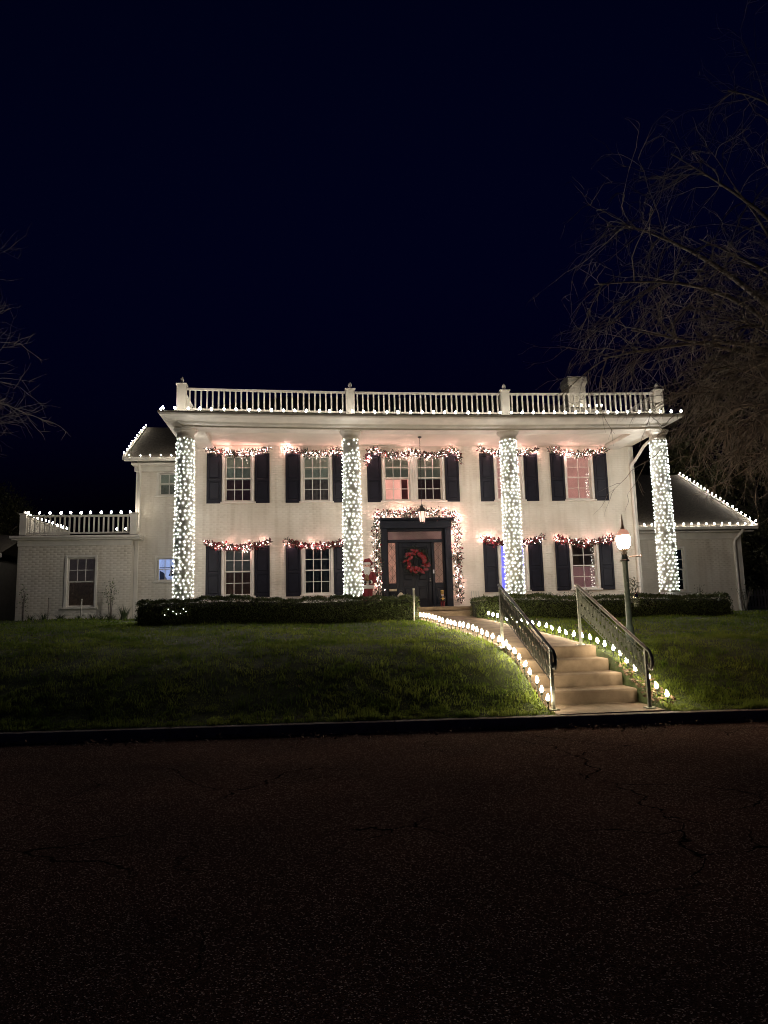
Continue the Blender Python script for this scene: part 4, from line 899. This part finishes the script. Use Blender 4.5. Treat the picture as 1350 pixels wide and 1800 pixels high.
def blades(x_, y, n, h, sp, label, name='iris_clump', cat='plant', group=None):
    z = float(hgt(x_, y)); o = thing(name, (x_, y, z), label, cat, group); m = MB()
    for i in range(n):
        a = random.uniform(0, 6.3); r = sp*random.random(); c, s = math.cos(a), math.sin(a); hh = h*random.uniform(.6,1); wd = .014
        V = []; 
        for k in range(4):
            t = k/3; p = Vector((x_+r*.5*c+c*sp*.9*t*t, y+r*.5*s+s*sp*.9*t*t, z-.02+hh*t*(1-.15*t))); q = Vector((-s, c, 0))*wd*(1-t*.9); V += [p-q, p+q]
        m.add(V, [(2*k, 2*k+2, 2*k+3, 2*k+1) for k in range(3)])
    m.build('leaf_blades', mat('iris_leaf', (.06, .085, .03), .5, .4, 10), o)
blades(-5.55, 22.7, 46, .62, .22, 'clump of upright strap-leaved iris against the low wing')
for i, (x_, h_) in enumerate(((-8.3,.28),(-7.9,.32),(-7.45,.22),(-6.9,.22),(-6.5,.26),(-6.2,.3),(-5.95,.28),(-5.15,.25),(-4.7,.22))):
    blades(x_, 22.75+random.uniform(-.1,.1), 26, h_, .22, 'low grassy plant in the bed along the low wing', 'border_plant', 'plant', 'low plants in the bed along the wing')
def stake(x_, y, z0, h, r, m_, label, cat='stake', name='garden_stake', cap=True):
    o = thing(name, (x_, y, z0), label, cat); MB().tube([(x_,y,z0-.05),(x_+.006,y,z0+h*.5),(x_+.01,y,z0+h)], r, 8).build('shaft', m_, o)
    if cap: MB().lathe((x_+.01,y,z0+h), [(r*1.25,-.03),(r*1.25,.006),(r*.5,.012)], 8).build('cap', m_, o)
stake(2.72, 18.15, 1.40, .84, .022, mat('pale_pipe', (.5, .48, .42), .5, .2, 10), 'pale upright pipe standing at the hedge end beside the walk', name='upright_pipe', cat='pipe')
stake(-7.75, 22.6, 1.62, .72, .014, M_BARK, 'dark thin garden stake before the low wing')
stake(-6.78, 22.55, 1.62, .66, .02, mat('pale_pipe', (.5,.48,.42)), 'pale hose standpipe below the low wing window', name='standpipe', cat='pipe')
o = thing('prong_ornament', (4.98, 20.9, FZ), 'cluster of short pale prongs rising behind the hedge by the door', 'ornament')
m = MB(); m.box(4.86, 5.12, 20.86, 20.94, FZ, FZ+.12); m.build('planter', m_blk, o)
for i in range(4): MB().tube([(4.89+.065*i, 20.9, FZ+.12), (4.885+.067*i, 20.9, FZ+.44)], .012, 6).build('prong', mat('pale_pipe', (.5,.48,.42)), o)

# grass -------------------------------------------------------------------
def grass_mat():           # thin blades let light through
    if 'grass_leaf' in MATS: return MATS['grass_leaf']
    m = mat('grass_leaf', (.165, .215, .036), .8, .6, 1.3, col2=(.060, .110, .014), spec=.0, detail=9); n = m.node_tree.nodes; l = m.node_tree.links; b = n['Principled BSDF']
    t = n.new('ShaderNodeBsdfTranslucent'); x = n.new('ShaderNodeMixShader'); x.inputs[0].default_value = .5; src = b.inputs['Base Color'].links[0].from_socket
    gn = n.new('ShaderNodeGamma'); gn.inputs[1].default_value = .8; l.new(src, gn.inputs[0]); l.new(gn.outputs[0], t.inputs[0])
    l.new(b.outputs[0], x.inputs[1]); l.new(t.outputs[0], x.inputs[2]); l.new(x.outputs[0], n['Material Output'].inputs[0]); return m
CLUMP = RNG.choice([.35,.6,.8,1.,1.2,1.5], size=(256,256))
def grass(n, xr, tr, h, wd, name, label):
    x_ = RNG.uniform(*xr, n); t = RNG.uniform(tr[0]**.5, tr[1]**.5, n)**2; y = yk(x_)+t
    keep = (np.abs(x_-path_mid(y)) > PW+.03+.05*RNG.random(n)) | (y > 19.2)
    bare = np.sin(x_*2.1+1.3*np.sin(y*1.7))*np.sin(y*1.3+x_*.7); keep &= RNG.random(n) < .66+.34*bare
    x_, y = x_[keep], y[keep]; n = len(x_); z = lawn_z(x_, y)-.006
    a = RNG.uniform(0, 2*PI, n); ci = (np.floor(x_/.15+.3*np.sin(y*5)).astype(int) % 256, np.floor(y/.15+.3*np.sin(x_*5)).astype(int) % 256); hh = h*RNG.uniform(.5, 1.25, n)*(1+.25*np.sin(x_*3.1)*np.sin(y*2.7))*CLUMP[ci]; le = RNG.normal(0, .45, (n,2))
    q = np.stack([np.cos(a), np.sin(a), 0*a], 1)*wd*RNG.uniform(.6,1.3,n)[:,None]; p = np.stack([x_,y,z],1)
    m1 = p+np.stack([le[:,0]*hh*.3, le[:,1]*hh*.3, hh*.6],1); m2 = p+np.stack([le[:,0]*hh, le[:,1]*hh, hh*np.clip(1-.3*np.abs(le).sum(1), .3, 1)],1)
    V = np.stack([p-q, p+q, m1+q*.8, m1-q*.8, m2], 1).reshape(-1,3); b = 5*np.arange(n)[:,None]
    T = np.concatenate([b+np.array([0,1,2]), b+np.array([0,2,3]), b+np.array([3,2,4])])
    gm = grass_mat(); g = np_mesh(name, V, T, gm if gm else mat('grass_blade', (.13, .20, .030), .8, .6, 2.2, col2=(.075, .125, .018), spec=.0), None, 'stuff'); tag(g, label, 'grass')
grass(230000, (-9, 15), (.16, 4.0), .062, .0045, 'grass', 'rough green grass on the bank above the kerb')
grass(150000, (-14, 20), (3.6, 9.5), .058, .0075, 'grass', 'rough green grass on the upper lawn before the hedges')
grass(14000, (-14, 22), (9.3, 13.5), .07, .012, 'grass', 'sparse dark grass behind the hedges and along the wings')

# dry leaves in the gutter and on the bank by the steps
def litter(P, name, label, s=.05):
    P = np.asarray(P, float); A = RNG.normal(size=P.shape); A[:,2] *= .25; V, F = leaves(P, s, .6, A, .3); tag(np_mesh(name, V, F, mat('dry_leaf', (.16, .105, .06), .8, .5, 14, col2=(.07, .045, .03)), None, 'stuff'), label, 'leaves')
x_ = RNG.uniform(-10, 12, 2200); litter(np.stack([x_, yk(x_)-np.abs(RNG.normal(0, .17, 2200)*(1+.6*np.sin(x_*1.9)))-.01, np.full(2200, .012)+RNG.uniform(0,.035,2200)], 1), 'leaf_litter', 'brown fallen leaves lying in the gutter along the kerb', .045)
P = []
for i in range(260):
    y = random.uniform(10.2, 11.5); xx = float(path_mid(y))+PW+random.uniform(-.06,.30); P.append((xx, y, float(max(hgt(xx, y), path_z(y)*.4))+random.uniform(.01,.05)))
litter(P, 'leaf_pile', 'brown leaf pile caught beside the lowest steps', .06)
x_ = RNG.uniform(-9, 14, 160); y = yk(x_)+RNG.uniform(.4, 8, 160); k_ = np.abs(x_-path_mid(y)) > 1; litter(np.stack([x_, y, hgt(x_, y)+.06], 1)[k_], 'lawn_leaves', 'scattered fallen leaves lying on the lawn', .05)
x_ = RNG.uniform(-6, 9, 220); litter(np.stack([x_, RNG.uniform(2.5, 10, 220), np.full(220, .006)], 1), 'road_chips', 'small pale leaf bits and chips scattered over the asphalt', .022)

# ------------------------------------------------------------------ trees
def curve(p0, p1, n, bow, wob):
    p0, p1 = Vector(p0), Vector(p1); out = []; L = (p1-p0).length; w1 = Vector((random.gauss(0,1), random.gauss(0,1), random.gauss(0,1)))*wob*L; w2 = Vector((random.gauss(0,1), random.gauss(0,1), random.gauss(0,1)))*wob*L*.5
    for i in range(n+1): t = i/n; out.append(p0.lerp(p1, t)+Vector((0,0,bow*L))*math.sin(PI*t)+w1*math.sin(PI*t)+w2*math.sin(2*PI*t))
    return out
def bare_tree(name, root, fork, targets, label, twigs, droop, seed, rt_=.28, reach=2.2):
    random.seed(seed); o = thing(name, root, label, 'tree'); root, fork = Vector(root), Vector(fork)
    MB().tube(curve(root-Vector((0,0,.2)), fork, 8, 0, .02), [rt_*(1.25-.5*i/8) for i in range(9)], 12).build('trunk', M_BARK, o)
    tw = MB()
    def twig(p, d, L, r, lev):
        n = 6; pts = [p]; q = p; dd = d.normalized()
        wob = Vector((random.gauss(0,1), random.gauss(0,1), random.gauss(0,1)))*.25
        for i in range(n):
            t = i/n; g = -droop*(1-1.7*t)*.55
            dd = (dd + Vector((random.gauss(0,.14), random.gauss(0,.14), random.gauss(0,.14)+g*.5)) + wob*.25).normalized(); q = q+dd*(L/n); pts.append(q)
        tw.tube(pts, [r*(1-.72*i/n) for i in range(n+1)], 4 if lev == 0 else 3, False, False)
        if lev < 2:
            for k in range(5 if lev == 0 else 3):
                i = random.randint(1, n); dr_ = (pts[i]-pts[i-1]).normalized(); s = Vector((random.gauss(0,1), random.gauss(0,1), random.gauss(0,1)))
                twig(pts[i], dr_+s.normalized()*.85, L*random.uniform(.4,.65), r*.62, lev+1)
    for tg in targets:
        tg = Vector(tg); pts = curve(fork, tg, 12, .12, .035); r0 = rt_*.42
        MB().tube(pts, [max(.018, r0*(1-.93*i/12)) for i in range(13)], 8).build('limb', M_BARK, o)
        for k in range(twigs):
            i = random.choice((4,5,6,7,8,9,9,10,10,11,11,12,12)); dr_ = (pts[i]-pts[i-1]).normalized(); s = Vector((random.gauss(0,1), random.gauss(0,1), random.gauss(0,1))).normalized()
            twig(pts[i]+(pts[i-1]-pts[i])*random.random(), dr_*.7+s*.9, reach*random.uniform(.45,1), random.uniform(.011,.02), 0)
    tw.build('twigs', M_BARK, o, 'stuff'); return o
tg = [onY(*a) for a in ((1045,500,15.2),(1085,390,16),(1180,270,16.5),(1110,580,15),(1060,630,15.3),(1230,420,15.5),(1290,330,16),(1260,560,14.5),(1330,470,15),(1180,690,15.2),(1280,160,17))]
bare_tree('bare_tree', (14.6, 15.6, float(hgt(14.6,15.6))), (14.3, 15.6, 5.6), tg, 'big leafless tree with arching twigs hanging over the gabled wing eave', 22, .8, 5)
tg = [onY(*a) for a in ((1270,640,14),(1300,560,14),(1330,720,14),(1290,720,13.6),(1345,600,13.6),(1260,760,14.2),(1340,800,14))]
bare_tree('bare_tree', (12.6, 13.2, float(hgt(12.6,13.2))), (12.3, 13.3, 4.4), tg, 'smaller leafless tree with dense drooping brown twigs', 24, .75, 11, .2, 1.5)
tg = [onY(*a) for a in ((-5,650,21),(10,700,21),(-25,600,21),(-45,440,22),(-15,760,20),(-55,540,21))]
bare_tree('bare_tree', (-13.6, 20.5, float(hgt(-13.6,20.5))), (-13.2, 20.6, 5.2), tg, 'leafless tree with fine twigs beyond the balustraded low wing', 11, -.3, 21, .24, 1.9)

def leafy(name, root, crown, label, n, leaf=.16, seed=1):
    o = thing(name, root, label, 'tree', 'dark evergreens behind the house'); root = Vector(root); cs = np.array([c[:3] for c in crown]); rs = np.array([c[3] for c in crown])
    m = MB(); top = Vector(crown[0][:3]); m.tube(curve(root-Vector((0,0,.2)), top, 8, 0, .03), [.34*(1-.07*i) for i in range(9)], 10)
    for c in crown[1:]: m.tube(curve(root.lerp(top, .5), c[:3], 7, .05, .04), [.14*(1-.11*i) for i in range(8)], 7)
    m.build('trunk', M_BARK, o)
    P = []; A = []
    nc = 90*len(crown); ci = RNG.integers(len(crown), size=nc); d = RNG.normal(size=(nc,3)); d /= np.linalg.norm(d, axis=1)[:,None]; cc = cs[ci]+d*(rs[ci]*RNG.uniform(.55,1.08,nc))[:,None]
    k = RNG.integers(nc, size=n); P = cc[k]+RNG.normal(0, 1, (n,3))*(rs[ci[k]]*.11)[:,None]; A = d[k]
    V, F = leaves(P, leaf, .5, A, 1.); np_mesh('crown', V, F, M_OAK, o, 'stuff')
def cr(*l): return [(*onY(a, b_, Y_), r) for a, b_, Y_, r in l]
leafy('oak_tree', (22.0, 31, 1.4), cr((1300,760,31,2.8),(1240,800,30,2.0),(1330,880,30,2.6),(1280,690,32,2.2),(1345,700,31,2.6),(1215,850,31,1.5),(1340,980,29,1.9)), 'broad dark evergreen oak rising behind the gabled wing', 30000)
leafy('oak_tree', (17.5, 37, 1.4), cr((1150,810,37,2.2),(1120,850,36,1.7),(1190,740,38,2.3)), 'dark evergreen filling the gap between main house and gabled wing roof', 14000)
leafy('oak_tree', (-18.0, 33, 1.4), cr((5,915,33,1.3),(-30,900,33,1.5),(30,925,33,.9)), 'dark leafy tree beyond the neighbouring shed', 9000, .13)

# ------------------------------------------------------------------ neighbours
nb = thing('neighbour_shed', (-12.6, 26, 1.6), 'dark neighbouring carport with a pale eave beyond the low wing', 'building')
m_dark = mat('dark_siding', (.06, .055, .05), .8, .3, 6)
m = MB()
for i in range(16): m.bbox(-15, -10.75, 26-.0, 26.2, 1.3+i*.16, 1.3+i*.16+.152, .012)
m.build('siding', m_dark, nb); m = MB(); m.box(-14.98, -10.77, 26.02, 30, 1.3, 3.85); m.build('wall', m_dark, nb)
MB().bbox(-15.3, -10.4, 25.55, 25.66, 3.86, 4.0).build('fascia', mat('grey_fascia', (.30, .29, .27), .7, .2, 6), nb)
MB().add([(-15.3,25.56,4.0),(-10.4,25.56,4.0),(-10.4,28,4.9),(-15.3,28,4.9),(-10.4,30.4,4.0),(-15.3,30.4,4.0)], [(0,1,2,3),(3,2,4,5),(0,5,4,1)]).build('roof', M_ROOF, nb)
for q in (-10.55, -12.3): MB().box(q-.06, q+.06, 25.6, 25.72, 1.5, 3.86).build('post', mat('grey_fascia', (.3,.29,.27)), nb)
fc = thing('picket_fence', (17.6, 26, 1.3), 'short dim picket fence beyond the gabled wing corner', 'fence')
me = MB().add([(-.04,-.01,0),(.04,-.01,0),(.04,-.01,.85),(0,-.01,.93),(-.04,-.01,.85),(-.04,.01,0),(.04,.01,0),(.04,.01,.85),(0,.01,.93),(-.04,.01,.85)], [(0,1,2,3,4),(9,8,7,6,5),(0,5,6,1),(1,6,7,2),(2,7,8,3),(3,8,9,4),(4,9,5,0)]).mesh('picket'); me.materials.append(mat('grey_fence', (.2, .19, .18), .8, .3, 6))
for i in range(24): link('picket', me, None, fc, (16.6+i*.13, 26, 1.28))
m = MB()
for z in (1.5, 1.95): m.box(16.55, 19.7, 26.012, 26.05, z, z+.07)
m.build('fence_rail', MATS['grey_fence'], fc)
